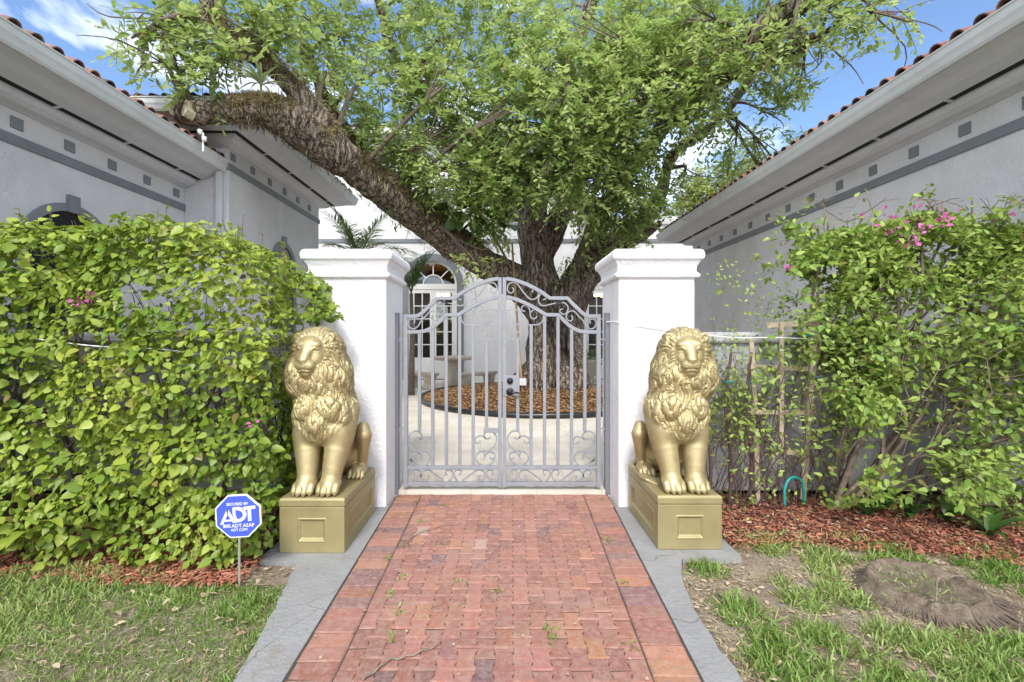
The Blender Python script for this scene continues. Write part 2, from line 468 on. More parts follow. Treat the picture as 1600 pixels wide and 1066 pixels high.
# ------------------------------------------------------------------ wings of the house
def barrel_roof(parent, eave, u_dir, v_dir, length, depth, pitch=.2, slope=R(21), seed=0, hip=(0, 0)):
    """rows of barrel tiles: eave = start point, u_dir along the eave, v_dir horizontal up-slope"""
    rr = random.Random(seed); mb = MB(); u = Vector(u_dir); v = Vector(v_dir)*math.cos(slope) + Vector((0, 0, math.sin(slope)))
    nrm = u.cross(v).normalized()
    if nrm.z < 0: nrm = -nrm
    e = Vector(eave); n = int(length/pitch); course = .34; nc = int(depth/course)
    for i in range(n):
        for j in range(nc):
            run = (j+.6)*course*math.cos(slope); uu_ = pitch*(i+.5)
            if (hip[0] and uu_ < run) or (hip[1] and length-uu_ < run): continue
            c = [(.27, .115, .07), (.21, .09, .06), (.31, .15, .095), (.13, .07, .055)][rr.randrange(4)]
            mb.cur = tuple(x*rr.uniform(.8, 1.15) for x in c)
            a = e + u*(pitch*(i+.5) + rr.uniform(-.008, .008)) + v*(course*j + rr.uniform(-.015, .015)); b = a + v*(course + .06)
            r0, r1 = .072, .058; K = 6; vs = []
            for q, r, lift in ((a, r0, .014), (b, r1, -.004)):
                for k in range(K+1):
                    th = PI*k/K; vs.append(q + u*math.cos(th)*r + nrm*(math.sin(th)*r*1.0 + lift))
                for k in range(K+1):
                    th = PI*k/K; vs.append(q + u*math.cos(th)*(r-.013) + nrm*(math.sin(th)*(r-.013) + lift))
            m = K+1; fs = []
            for k in range(K):
                fs += [(k, k+1, 2*m+k+1, 2*m+k), (m+k, 3*m+k, 3*m+k+1, m+k+1), (k, m+k, m+k+1, k+1)]
            mb.add(vs, fs)
            if j == 0 or True:      # pan tile between the caps
                a2 = a + u*pitch/2; b2 = b + u*pitch/2; vs = []
                for q, r in ((a2, .085), (b2, .085)):
                    for k in range(4):
                        th = PI*k/3; vs.append(q + u*math.cos(th)*r - nrm*(math.sin(th)*.045 - .03))
                mb.add(vs, [(k, k+1, 5+k, 4+k) for k in range(3)])
    mb.cur = (.1, .05, .04)
    o = mb.build('tile_roof', M_tile, parent, fix=False)
    return o

def wing(label, path, dz, roofs, seed, sq=None, arches=()):
    """one wing: walls, band, square vents, eave with soffit vents and gutter, tiled roof"""
    root = empty('house_wing', (path[0][0], path[0][1], 0), label=label, cat='house wing')
    inv = Vector((-path[0][0], -path[0][1], 0))
    def fin(mb, name, m, **k):
        o = mb.build(name, m, root, **k); o.location = inv; return o
    mb = MB(); sweep(mb, [(-.25, -.08), (0, -.08), (0, 3.88+dz), (-.25, 3.88+dz)], path); fin(mb, 'wall', M_wing)
    mb = MB(); sweep(mb, [(-.05, 3.48+dz), (.022, 3.48+dz), (.025, 3.53+dz), (.022, 3.585+dz), (-.05, 3.585+dz)], path); fin(mb, 'trim_band', M_trimgrey)
    cor = [(-.1, 3.845), (.02, 3.845), (.03, 3.852), (.055, 3.86), (.12, 3.875), (.175, 3.91), (.20, 3.945), (.215, 3.955), (.215, 3.985), (-.1, 3.985)]
    mb = MB(); sweep(mb, [(o, z+dz) for o, z in cor], path); fin(mb, 'cornice', M_eave)
    fas = [(.300, 3.975), (.42, 4.02), (.52, 4.075), (.60, 4.105), (.615, 4.112), (.615, 4.23), (.300, 4.23)]
    mb = MB(); sweep(mb, [(o, z+dz) for o, z in fas], path); fin(mb, 'soffit', M_eave)
    mb = MB(); sweep(mb, [(.20, 3.972+dz), (.305, 3.992+dz), (.305, 4.05+dz), (.20, 4.05+dz)], path); fin(mb, 'soffit_vent', M_dark)
    gut = [(.618, 4.125), (.63, 4.105), (.655, 4.10), (.675, 4.125), (.69, 4.17), (.705, 4.20), (.712, 4.262), (.725, 4.27), (.725, 4.282), (.700, 4.282), (.695, 4.22), (.63, 4.20), (.630, 4.262), (.618, 4.262)]
    mb = MB(); sweep(mb, [(o, z+dz) for o, z in gut], path); fin(mb, 'gutter', M_gutter)
    # ticks across the vent slot
    for (x0, y0), (x1, y1) in zip(path[:-1], path[1:]):
        d = Vector((x1-x0, y1-y0)); Ls = d.length; d.normalize(); nn = Vector((d.y, -d.x))
        s = .6
        while s < Ls - .1:
            p = Vector((x0, y0)) + d*s; q = p + d*.03
            mb = MB(); mb.add([(*(p + nn*.216), 3.958+dz), (*(q + nn*.216), 3.958+dz), (*(q + nn*.301), 3.976+dz), (*(p + nn*.301), 3.976+dz),
                    (*(p + nn*.216), 3.98+dz), (*(q + nn*.216), 3.98+dz), (*(q + nn*.301), 3.995+dz), (*(p + nn*.301), 3.995+dz)],
                   [(0,1,2,3), (4,5,6,7), (0,1,5,4), (1,2,6,5), (2,3,7,6), (3,0,4,7)])
            fin(mb, 'vent_bar', M_eave); s += .92
    for (x, y, nx, ny) in sq or ():      # square wall vents
        mb = MB(); hx, hy = (.012, .06) if nx else (.06, .012)
        mb.box(x-hx, y-hy, 3.655+dz, x+hx, y+hy, 3.775+dz); fin(mb, 'square_vent', M_trimgrey)
    for (x, yc, zc, r, out) in arches:
        mb = MB(); K = 20; vs = []
        for k in range(K+1):
            a = PI*k/K
            for rr_, xo in ((r-.09, 0), (r-.09, .03), (r, .03), (r, 0)):
                vs.append((x + out*xo, yc + rr_*math.cos(a), zc + rr_*math.sin(a)))
        fs = [(4*k+i, 4*k+(i+1) % 4, 4*k+4+(i+1) % 4, 4*k+4+i) for k in range(K) for i in range(4)]
        mb.add(vs, fs)
        for s in (-1, 1):
            a_ = yc + s*(r-.09); b_ = yc + s*r
            mb.box(min(x, x+out*.03), min(a_, b_), 1.0, max(x, x+out*.03), max(a_, b_), zc)
        tr = fin(mb, 'arch_trim', M_trimgrey)
        mb = MB(); mb.box(min(x, x+out*.045), yc-.07, zc+r-.10, max(x, x+out*.045), yc+.07, zc+r+.10)
        ks = mb.build('keystone', M_trimgrey, tr)
        mb = MB(); poly = [(yc + (r-.09)*math.cos(PI*k/K), zc + (r-.09)*math.sin(PI*k/K)) for k in range(K+1)] + [(yc-(r-.09), 1.0), (yc+(r-.09), 1.0)]
        mb.prism(poly, lambda a, b: (x+out*.004, a, b), lambda a, b: (x-out*.05, a, b)); fin(mb, 'window', M_glassdark)
    for k, (e, u, v, ln, dp, hip) in enumerate(roofs):
        o = barrel_roof(root, e, u, v, ln, dp, seed=seed+k, hip=hip); o.location = inv
        # deck under the tiles
        mb = MB(); u_ = Vector(u); v_ = Vector(v)*math.cos(R(21)) + Vector((0, 0, math.sin(R(21)))); e_ = Vector(e) - Vector((0, 0, .02)) + v_*.10
        hr = dp*math.cos(R(21)); mb.add([e_, e_ + u_*ln, e_ + u_*(ln - hr*hip[1]) + v_*dp, e_ + u_*(hr*hip[0]) + v_*dp], [(0,1,2,3)]); fin(mb, 'roof_deck', M_joint)
    return root
M_glassdark = mat('dark_glass', (.02, .022, .025), .08, 0, .8)

wing('grey stucco wing on the right, with a long tiled eave above the pink-flowered bush',
     [(9.0, 11.8), (4.9, 11.8), (4.9, -1.2)], -.03,
     [((4.20, 12.5, 4.235), (0, -1, 0), (1, 0, 0), 13.6, 3.0, (1, 0))], 3,
     sq=[(4.895, 4.83 + .6*k, 1, 0) for k in range(-8, 12)])
wl = wing('grey stucco wing at the left edge with low eave, ending at the taller wing',
     [(-5.1, -1.2), (-5.1, 7.262)], 0,
     [((-4.41, 7.2, 4.265), (0, -1, 0), (-1, 0, 0), 8.4, 3.2, (0, 0))], 9,
     sq=[(-5.095, 7.08 - .58*k, 1, 0) for k in range(14)], arches=[(-5.1, 5.37, 2.42, .62, 1)])
w2 = wing('taller grey stucco wing behind the sawn-off limb, left of the palm',
     [(-9.0, 7.27), (-4.39, 7.27), (-4.39, 10.8), (-9.0, 10.8)], .66,
     [((-3.71, 11.4, 4.925), (0, -1, 0), (-1, 0, 0), 4.8, 2.3, (1, 1)), ((-9.0, 6.60, 4.925), (1, 0, 0), (0, 1, 0), 5.28, 2.3, (0, 1))], 21,
     sq=[(-4.385, 7.27 + .1 + .58*k, 1, 0) for k in range(6)], arches=[(-4.39, 9.07, 2.86, .50, 1)])
# hip roof of the taller wing is closed by a plain ridge block behind the tiles
mb = MB(); mb.tube([(4.60+.1, -0.05, 4.30), (4.60+.1, -.05, 4.10), (4.70, -.02, 4.0), (4.70, -.02, 0)], .035, 8)
ds = MB(); ds.box(-4.56, 7.19, 0.0, -4.47, 7.262, 4.12)
o = ds.build('downspout', M_gutter, w2, bevel=.01); o.location = (9.0, -7.27, 0)

# ------------------------------------------------------------------ main house at the back of the courtyard
hy = 15.0
M_clear = bpy.data.materials.new('window_glass'); M_clear.use_nodes = True
t = NT(M_clear); o_ = [n for n in t.t.nodes if n.type == 'OUTPUT_MATERIAL'][0]
g_ = t.n('ShaderNodeBsdfGlossy', {'Roughness': .03}); tp_ = t.n('ShaderNodeBsdfTransparent', {'Color': (.75, .78, .78, 1)})
t.l(t.n('ShaderNodeMixShader', {0: .10, 1: tp_.outputs[0], 2: g_.outputs[0]}).outputs[0], o_.inputs['Surface'])
house = empty('main_house', (0, hy, 0), label='two storey white house with arched french doors at the back of the courtyard', cat='house')
M_room = mat('room_interior', (.10, .065, .04), .8)
M_amber = mat('amber_room', (.45, .20, .06), .7)
M_glow = mat('lamp_glow', (1, .8, .5), .5); M_glow.node_tree.nodes['Principled BSDF'].inputs['Emission Color'].default_value = (1, .72, .38, 1)
M_glow.node_tree.nodes['Principled BSDF'].inputs['Emission Strength'].default_value = 7
doors = [(-2.34, .80), (3.45, .80)]
zs = 3.16
def hp(name, mb, m, parent=house, **k): return mb.build(name, m, parent, **k)
mb = MB()
xs = [-12.0]
for cx, r in doors: xs += [cx-r, cx+r]
xs.append(9.0)
for i in range(0, len(xs), 2): mb.box(xs[i], 0, -.05, xs[i+1], .3, 8.0 if xs[i+1] < 3 else 5.2)
for cx, r in doors:
    K = 16; poly = [(cx - r*math.cos(PI*k/K), zs + r*math.sin(PI*k/K)) for k in range(K+1)]
    top = 8.0 if cx < 3 else 5.2
    poly += [(cx+r, top), (cx-r, top)]
    mb.prism(poly, lambda a, b: (a, 0, b), lambda a, b: (a, .3, b))
hp('wall', mb, M_house)
mb = MB(); mb.box(-12, -.04, 4.55, 9, .0, 4.67); hp('trim_band', mb, M_trimgrey)
mb = MB(); mb.box(-12, -.6, 7.9, 2.7, .3, 8.1); hp('eave', mb, M_eave)
o = barrel_roof(house, (-12, -.62, 8.1), (1, 0, 0), (0, 1, 0), 14.7, 2.6, seed=77)
mb = MB(); sweep(mb, [(-.1, 5.15), (.10, 5.15), (.14, 5.25), (.14, 5.38), (-.1, 5.38)], [(2.71, 0), (9, 0)]); hp('parapet_coping', mb, M_house)
for di, (cx, r) in enumerate(doors):
    mb = MB(); K = 20; vs = []
    for k in range(K+1):
        a = PI*k/K
        for rr_, yo in ((r+.0, 0), (r+.0, -.06), (r+.22, -.06), (r+.22, 0)): vs.append((cx + rr_*math.cos(a), yo, zs + rr_*math.sin(a)))
    mb.add(vs, [(4*k+i, 4*k+(i+1) % 4, 4*k+4+(i+1) % 4, 4*k+4+i) for k in range(K) for i in range(4)])
    for s in (-1, 1): mb.box(min(cx+s*r, cx+s*(r+.22)), -.06, 0.0, max(cx+s*r, cx+s*(r+.22)), 0, zs)
    hp('arch_trim', mb, M_trimgrey)
    d = empty('french_door', (cx, 0, 0)); d.parent = house
    mb = MB(); mb.box(-r, .08, .035, -r+.07, .16, zs-.02); mb.box(r-.07, .08, .035, r, .16, zs-.02)
    mb.box(-r, .07, zs-.14, r, .17, zs+.04)
    K = 16; vs = []
    for k in range(K+1):
        a = PI*k/K
        for rr_, yo in ((r-.07, .08), (r-.07, .16), (r, .16), (r, .08)): vs.append((rr_*math.cos(a), yo, zs + rr_*math.sin(a)))
    mb.add(vs, [(4*k+i, 4*k+(i+1) % 4, 4*k+4+(i+1) % 4, 4*k+4+i) for k in range(K) for i in range(4)])
    ir = []
    for k in range(K+1): ir.append(Vector((.34*math.cos(PI*k/K), .12, zs + .34*math.sin(PI*k/K))))
    mb.tube(ir, .02, 6)
    for k in (1, 2, 3): a = PI*k/4; mb.bar((.34*math.cos(a), .12, zs+.34*math.sin(a)), ((r-.05)*math.cos(a), .12, zs + (r-.05)*math.sin(a)), .035, .035)
    mb.build('frame', M_white, d)
    mb = MB(); fp = [((r-.07)*math.cos(PI*k/16), zs+.04 + (r-.07)*.97*math.sin(PI*k/16)) for k in range(17)]; mb.prism(fp, lambda a, b: (a, .118, b), lambda a, b: (a, .122, b)); mb.build('fanlight_pane', M_clear, d)
    for s in (-1, 1):
        x0, x1 = sorted((s*.005, s*(r-.075)))
        mb = MB(); mb.box(x0, .09, .05, x1, .15, .76); mb.box(x0, .09, zs-.26, x1, .15, zs-.145)
        mb.box(x0, .09, .76, x0+.10, .15, zs-.26); mb.box(x1-.10, .09, .76, x1, .15, zs-.26)
        gx0, gx1, gz0, gz1 = x0+.10, x1-.10, .76, zs-.26
        for k in range(1, 5): zz = gz0 + (gz1-gz0)*k/5; mb.box(gx0, .105, zz-.016, gx1, .135, zz+.016)
        mb.box((gx0+gx1)/2-.016, .104, gz0, (gx0+gx1)/2+.016, .136, gz1)
        mb.build('door_leaf', M_white, d)
        mb = MB(); mb.box(gx0, .117, gz0, gx1, .122, gz1); mb.build('pane', M_clear, d)
    # room behind
    mb = MB(); mb.box(cx-r-.6, 3.2, .0, cx+r+.6, 3.25, 4.3); mb.box(cx-r-.65, .31, 0, cx-r-.6, 3.2, 4.3); mb.box(cx+r+.6, .31, 0, cx+r+.65, 3.2, 4.3)
    mb.box(cx-r-.6, .31, 0, cx+r+.6, 3.2, .03)
    hp('room', mb, M_room)
    mb = MB(); mb.box(cx-r-.6, .31, 4.05, cx+r+.6, 3.2, 4.1); hp('room_ceiling', mb, M_amber)
    ch = MB(); ch.tube([(cx+.1, 1.6, 4.05), (cx+.1, 1.6, 3.05)], .012, 6)
    for k in range(5): a = 2*PI*k/5; ch.tube([(cx+.1, 1.6, 3.0), (cx+.1+.2*math.cos(a), 1.6+.2*math.sin(a), 2.92)], .01, 5)
    c = hp('chandelier', ch, M_black)
    ch = MB()
    for k in range(5): a = 2*PI*k/5; ch.lathe([(.0, 0), (.07, .03), (.085, .09), (.05, .14), (.0, .15)], 10, (cx+.1+.2*math.cos(a), 1.6+.2*math.sin(a), 2.90))
    ch.build('lamp_shade', M_glow, c)
# upper windows
for (x0, z0, x1, z1, nx, nz_) in ((-2.62, 5.2, -1.75, 6.15, 3, 2), (-3.75, 6.6, -2.75, 7.25, 3, 2), (.2, 5.2, 1.2, 6.15, 3, 2), (4.6, 2.0, 5.0, 2.9, 2, 2)):
    w = empty('window', ((x0+x1)/2, 0, z0)); w.parent = house; hw = (x1-x0)/2; hh = z1-z0
    mb = MB(); mb.box(-hw-.12, -.05, -.12, -hw, .0, hh+.12); mb.box(hw, -.05, -.12, hw+.12, 0, hh+.12); mb.box(-hw, -.05, hh, hw, 0, hh+.12); mb.box(-hw, -.05, -.12, hw, 0, 0)
    mb.build('surround', M_trimgrey, w)
    mb = MB()
    for k in range(nx+1): x = -hw + 2*hw*k/nx; mb.box(x-.018, -.03, 0, x+.018, -.012, hh)
    for k in range(nz_+1): z = hh*k/nz_; mb.box(-hw, -.031, z-.018, hw, -.013, z+.018)
    mb.build('muntins', M_white, w)
    mb = MB(); mb.box(-hw, -.010, 0, hw, -.002, hh); mb.build('pane', M_glassdark, w)
# ------------------------------------------------------------------ lions: a distance field, meshed with surface nets
class Field:
    def __init__(s, lo, hi, h):
        s.lo = np.array(lo, float); s.h = h
        s.n = np.ceil((np.array(hi) - s.lo) / h).astype(int) + 1
        s.a = np.full(tuple(s.n), 0.12, dtype=np.float32)
        s.ax = [s.lo[i] + h*np.arange(s.n[i]) for i in range(3)]
    def region(s, lo, hi):
        i0 = np.clip(np.floor((np.array(lo) - s.lo)/s.h).astype(int), 0, s.n)
        i1 = np.clip(np.ceil((np.array(hi) - s.lo)/s.h).astype(int) + 1, 0, s.n)
        sl = tuple(slice(a, b) for a, b in zip(i0, i1))
        X = s.ax[0][sl[0]][:, None, None]; Y = s.ax[1][sl[1]][None, :, None]; Z = s.ax[2][sl[2]][None, None, :]
        return sl, X, Y, Z
    def put(s, sl, d, k, op):
        a = s.a[sl]
        if a.size == 0: return
        if op == 'add':
            h = np.clip(.5 + .5*(a - d)/k, 0, 1); s.a[sl] = a*(1-h) + d*h - k*h*(1-h)
        else:
            h = np.clip(.5 - .5*(a + d)/k, 0, 1); s.a[sl] = a*(1-h) - d*h + k*h*(1-h)
    def ell(s, c, r, k=.03, op='add', rot=None):
        c = np.array(c, float); r = np.array(r, float); m = max(r) + 2*k + .03
        sl, X, Y, Z = s.region(c - m, c + m)
        x, y, z = X - c[0], Y - c[1], Z - c[2]
        if rot is not None:
            x, y, z = (rot[0][0]*x + rot[1][0]*y + rot[2][0]*z, rot[0][1]*x + rot[1][1]*y + rot[2][1]*z, rot[0][2]*x + rot[1][2]*y + rot[2][2]*z)
        k0 = np.sqrt((x/r[0])**2 + (y/r[1])**2 + (z/r[2])**2)
        k1 = np.sqrt((x/r[0]**2)**2 + (y/r[1]**2)**2 + (z/r[2]**2)**2) + 1e-6
        s.put(sl, (k0*(k0-1)/k1).astype(np.float32), k, op)
    def cone(s, a, b, r1, r2, k=.03, op='add'):
        a = np.array(a, float); b = np.array(b, float); m = max(r1, r2) + 2*k + .012
        sl, X, Y, Z = s.region(np.minimum(a, b) - m, np.maximum(a, b) + m)
        ba = b - a; L2 = ba @ ba + 1e-9
        x, y, z = X - a[0], Y - a[1], Z - a[2]
        t = np.clip((x*ba[0] + y*ba[1] + z*ba[2])/L2, 0, 1)
        d = np.sqrt((x - t*ba[0])**2 + (y - t*ba[1])**2 + (z - t*ba[2])**2) - (r1 + t*(r2-r1))
        s.put(sl, d.astype(np.float32), k, op)
    def chain(s, pts, rs, k=.03, op='add'):
        """a whole strand first as its own union, then merged once"""
        pts = np.array(pts, float); m = max(rs) + 2*k + .012
        sl, X, Y, Z = s.region(pts.min(0) - m, pts.max(0) + m)
        D = None
        for i in range(len(pts)-1):
            a, b = pts[i], pts[i+1]; ba = b - a; L2 = ba @ ba + 1e-9
            x, y, z = X - a[0], Y - a[1], Z - a[2]
            t = np.clip((x*ba[0] + y*ba[1] + z*ba[2])/L2, 0, 1)
            d = np.sqrt((x - t*ba[0])**2 + (y - t*ba[1])**2 + (z - t*ba[2])**2) - (rs[i] + t*(rs[i+1]-rs[i]))
            D = d if D is None else np.minimum(D, d)
        s.put(sl, D.astype(np.float32), k, op)
    def grad(s, base, p):
        q = (p - s.lo)/s.h; i = np.clip(np.floor(q).astype(int), 1, s.n - 3)
        f = np.clip(q - i, 0, 1)
        def tri(i):
            c = base[i[0]:i[0]+2, i[1]:i[1]+2, i[2]:i[2]+2]
            c = c[0]*(1-f[0]) + c[1]*f[0]; c = c[0]*(1-f[1]) + c[1]*f[1]; return c[0]*(1-f[2]) + c[1]*f[2]
        d = tri(i); g = np.array([tri(i+e) - tri(i-e) for e in np.eye(3, dtype=int)])/(2*s.h)
        return float(d), g/(np.linalg.norm(g) + 1e-9)
    def mesh(s, name):
        a = s.a; nx, ny, nz_ = a.shape
        ins = a < 0
        cnt = np.zeros((nx-1, ny-1, nz_-1), np.int8)
        for dx in (0, 1):
            for dy in (0, 1):
                for dz in (0, 1):
                    cnt += ins[dx:nx-1+dx, dy:ny-1+dy, dz:nz_-1+dz]
        act = np.argwhere((cnt > 0) & (cnt < 8))
        idx = np.full(cnt.shape, -1, np.int32); idx[tuple(act.T)] = np.arange(len(act))
        acc = np.zeros((len(act), 3)); num = np.zeros(len(act))
        co = [(i, j, k) for i in (0, 1) for j in (0, 1) for k in (0, 1)]
        for p in co:
            for ax in range(3):
                if p[ax] == 1: continue
                q = list(p); q[ax] = 1
                A = a[tuple((act + p).T)]; B = a[tuple((act + q).T)]
                m = (A < 0) != (B < 0)
                t = np.where(m, A/(A - B + 1e-12), 0)
                pt = np.tile(np.array(p, float), (len(act), 1)); pt[:, ax] = t
                acc[m] += pt[m]; num[m] += 1
        V = (act + acc/num[:, None])*s.h + s.lo
        faces = []
        for ax in range(3):
            sl0 = [slice(None)]*3; sl1 = [slice(None)]*3; sl0[ax] = slice(0, -1); sl1[ax] = slice(1, None)
            A = ins[tuple(sl0)]; B = ins[tuple(sl1)]
            for m, flip in ((A & ~B, False), (~A & B, True)):
                e = np.argwhere(m)
                u, v = [(1, 2), (2, 0), (0, 1)][ax]
                e = e[(e[:, u] > 0) & (e[:, v] > 0) & (e[:, u] < a.shape[u]-1) & (e[:, v] < a.shape[v]-1)]
                du = np.zeros(3, int); du[u] = 1; dv = np.zeros(3, int); dv[v] = 1
                q = [idx[tuple((e - du - dv).T)], idx[tuple((e - dv).T)], idx[tuple(e.T)], idx[tuple((e - du).T)]]
                q = np.stack(q[::-1] if flip else q, 1); faces.append(q)
        fc = np.concatenate(faces); fc = fc[(fc >= 0).all(1)]
        return np_mesh(name, V, fc)

def lion_mesh(yaw, seed, tail, h=.005):
    """seated lion facing -Y on z=0; +X is the side of the gate. yaw>0 turns the head towards +X"""
    rg = random.Random(seed)
    f = Field((-.36, -.42, -.012), (.30, .40, 1.23), h)
    E, C = f.ell, f.cone
    # trunk
    C((0, .17, .20), (0, -.02, .62), .140, .165, .05)
    E((0, .22, .15), (.16, .13, .15), .05)
    C((0, -.02, .60), (0, -.10, .72), .17, .16, .05)
    for s in (-1, 1):
        # fore leg
        f.chain([(s*.125, -.08, .56), (s*.120, -.15, .40), (s*.108, -.19, .30), (s*.092, -.225, .18), (s*.086, -.245, .10)],
                [.110, .100, .090, .074, .066], .04)
        E((s*.125, -.185, .43), (.085, .085, .15), .03)
        E((s*.086, -.275, .065), (.070, .075, .060), .03)
        for j, tx in enumerate((-.056, -.02, .02, .056)):
            fy = -.335 if j in (1, 2) else -.315
            x = s*.086 + tx
            f.chain([(x*1.0, fy+.06, .075), (x, fy+.012, .066), (x, fy-.014, .036)], [.021, .025, .023], .006)
            C((x, fy-.022, .030), (x, fy-.026, .018), .012, .010, .004)
        # haunch and hind leg
        E((s*.135, .24, .20), (.070, .12, .15), .03)
        f.chain([(s*.135, .25, .26), (s*.205, .10, .385)], [.075, .050], .02)
        f.chain([(s*.210, .095, .405), (s*.220, .078, .34), (s*.210, .10, .235), (s*.186, .155, .11)], [.040, .060, .043, .036], .010)
        E((s*.165, .13, .055), (.062, .09, .052), .02)
        for j, tx in enumerate((-.048, -.016, .016, .048)):
            f.chain([(s*.165+tx, .11, .06), (s*.165+tx, .06, .052), (s*.165+tx, .045, .028)], [.018, .020, .020], .006)
            C((s*.165+tx, .03, .026), (s*.165+tx, .024, .012), .008, .006, .004)
    # tail curling forward beside the haunch
    if tail:
        f.chain([(.05, .33, .06), (.17, .335, .04), (.222, .26, .026), (.222, .14, .022), (.215, .02, .02)], [.032, .026, .022, .020, .020], .015)
        for j in range(9):
            a = (j-4)*.008
            f.chain([(.212+a*.3, .06, .02), (.195+a, .0, .030-abs(a)*.3), (.165+a*1.5, -.07, .022), (.135+a*.6, -.13, .006)], [.012, .015, .012, .004], .003)
    # mane volume
    E((-.062, -.108, 1.0), (.192, .172, .185), .04)
    E((-.062, -.115, .82), (.240, .200, .215), .05)
    E((-.030, .01, .80), (.175, .16, .26), .06)
    E((-.010, -.165, .60), (.195, .135, .17), .04)
    E((0, -.21, .46), (.135, .11, .13), .04)
    E((-.085, -.270, .600), (.085, .052, .095), .012)
    E((.072, -.270, .600), (.085, .052, .095), .012)
    E((-.004, -.29, .50), (.075, .055, .085), .008)
    E((-.155, -.20, .53), (.055, .07, .10), .008)
    E((.150, -.20, .53), (.055, .07, .10), .008)
    base = f.a.copy()
    # head frame
    Hc = np.array((-.058, -.150, 1.0)); cy, sy = math.cos(yaw), math.sin(yaw)
    side = np.array((cy, sy, 0)); fwd = np.array((sy, -cy, 0)); up = np.array((0, 0, 1.0))
    rot = np.stack([side, fwd, up])   # rows: columns mapping handled in ell
    rotm = [list(side), list(fwd), list(up)]
    rt = [[rotm[j][i] for j in range(3)] for i in range(3)]
    def H(s_, f_, u_): return Hc + side*s_ + fwd*f_ + up*u_
    def HE(c, r, k=.02, op='add'): f.ell(H(*c), r, k, op, rt)
    def HC(a, b, r1, r2, k=.02, op='add'): f.cone(H(*a), H(*b), r1, r2, k, op)
    # flow lines of the mane; the locks are carved from them after meshing
    S_pts = []; S_tan = []; S_id = []; S_r = []; S_t = []; nid = [0]
    def strand(p, v, length, r, steps=9, ph=0, amp=.5, heavy=1.0):
        p = np.array(p, float); st = length/steps; prev = None
        for i in range(steps+1):
            d, g = f.grad(base, p); p = p - g*d
            q = p - Hc
            away = side*(q @ side) + up*(q @ up)*.9; na = np.linalg.norm(away) + 1e-6
            wgt = 1/(1 + math.exp(-(p[2] - .95)/.05))
            flow = away/na*wgt + np.array((0, 0, -1.0))*(1.0 - .6*wgt)*heavy + np.array((0, .35, 0))*wgt
            flow += np.array(v)*.8*(1 - .5*i/steps)
            an = math.atan2(p[1]+.08, p[0]+.02)
            cr = np.cross(g, flow); flow = flow + cr*amp*math.sin(p[2]*40 + 4*an + ph)
            flow -= g*(flow @ g); flow /= np.linalg.norm(flow) + 1e-9
            t_ = i/steps
            S_pts.append(p.copy()); S_tan.append(flow.copy()); S_id.append(nid[0]); S_t.append(t_)
            S_r.append(r*(.35 + 1.0*math.sin(PI*min(1, .18 + t_*.85))) if t_ < .97 else 0)
            p = p + flow*st
        nid[0] += 1
    def seedpt(direction, c):
        p = np.array(c) + np.array(direction)*.32
        for _ in range(12):
            d, g = f.grad(base, p); p = p - np.array(direction)*max(min(d, .05), -.05)
            if abs(d) < .002: break
        return p
    for zi in range(14):
        z = 1.06 - zi*.052
        low = z < .64
        nn = 17 if not low else 22
        for j in range(nn):
            a = -PI/2 + (j + .5*(zi % 2) + rg.uniform(-.22, .22))/nn*2*PI
            if low and math.sin(a) > 0: continue
            zz = z + rg.uniform(-.018, .018)
            if zz < .40: continue
            p = seedpt(np.array((math.cos(a), math.sin(a), 0)), (-.03, -.09 if not low else -.14, zz))
            if p[2] > .84 and abs((p-Hc) @ side) < .10 and (p-Hc) @ fwd > .05: continue
            if low:
                strand(p, (-(p[0])*3.2, 0, 0), rg.uniform(.09, .13), rg.uniform(.006, .010), ph=rg.uniform(-.2, .2), amp=.22, steps=7)
            else:
                strand(p, (0, 0, 0), rg.uniform(.12, .19), rg.uniform(.008, .018), ph=rg.uniform(-.3, .3), amp=.45)
    for ring, (rw, rh, ln, fr) in enumerate(((.095, .125, .12, .10), (.125, .155, .15, .05), (.155, .18, .17, -.01), (.18, .19, .17, -.09))):
        nn = 28 + ring*3
        for j in range(nn):
            a = 2*PI*(j + .5*(ring % 2) + rg.uniform(-.3, .3))/nn
            p = H(math.cos(a)*rw, fr, math.sin(a)*rh - .005)
            for _ in range(4):
                d, g = f.grad(base, p); p = p - g*d
            out = side*math.cos(a) + up*math.sin(a)
            strand(p, out*1.0 - fwd*.9*max(0, math.sin(a)), ln*rg.uniform(.7, 1.15), rg.uniform(.006, .013), ph=rg.uniform(-.3, .3), amp=.42)
    body = f
    f = Field((-.36, -.42, -.012), (.30, .40, 1.23), h)
    # head
    HE((0, .02, .02), (.105, .110, .10), .02)
    HE((0, .085, 0), (.104, .075, .11), .02)
    HE((0, .085, .065), (.078, .048, .048), .03)
    for s in (-1, 1):
        HE((s*.055, .085, -.045), (.045, .065, .06), .02)          # cheek
        HE((s*.046, .128, .056), (.040, .026, .022), .03)         # brow
        HE((s*.056, .150, .018), (.030, .020, .017), .010, 'sub')  # socket
        HE((s*.056, .128, .020), (.022, .020, .014), .004)         # eyeball
        HC((s*.034, .158, .018), (s*.056, .152, .034), .006, .007, .005)
        HC((s*.056, .152, .034), (s*.084, .130, .026), .007, .005, .005)
        HC((s*.034, .154, .008), (s*.078, .135, .004), .005, .004, .006)
    for s in (-1, 1): HC((s*.010, .118, .060), (s*.009, .190, -.040), .031, .026, .02)         # bridge
    HC((0, .08, -.06), (0, .160, -.085), .070, .056, .02)          # muzzle
    for s in (-1, 1):
        HE((s*.030, .172, -.088), (.040, .036, .034), .016)
    HE((0, .212, -.052), (.030, .014, .019), .006)                 # nose pad
    HC((0, .212, -.062), (0, .212, -.098), .009, .004, .004)
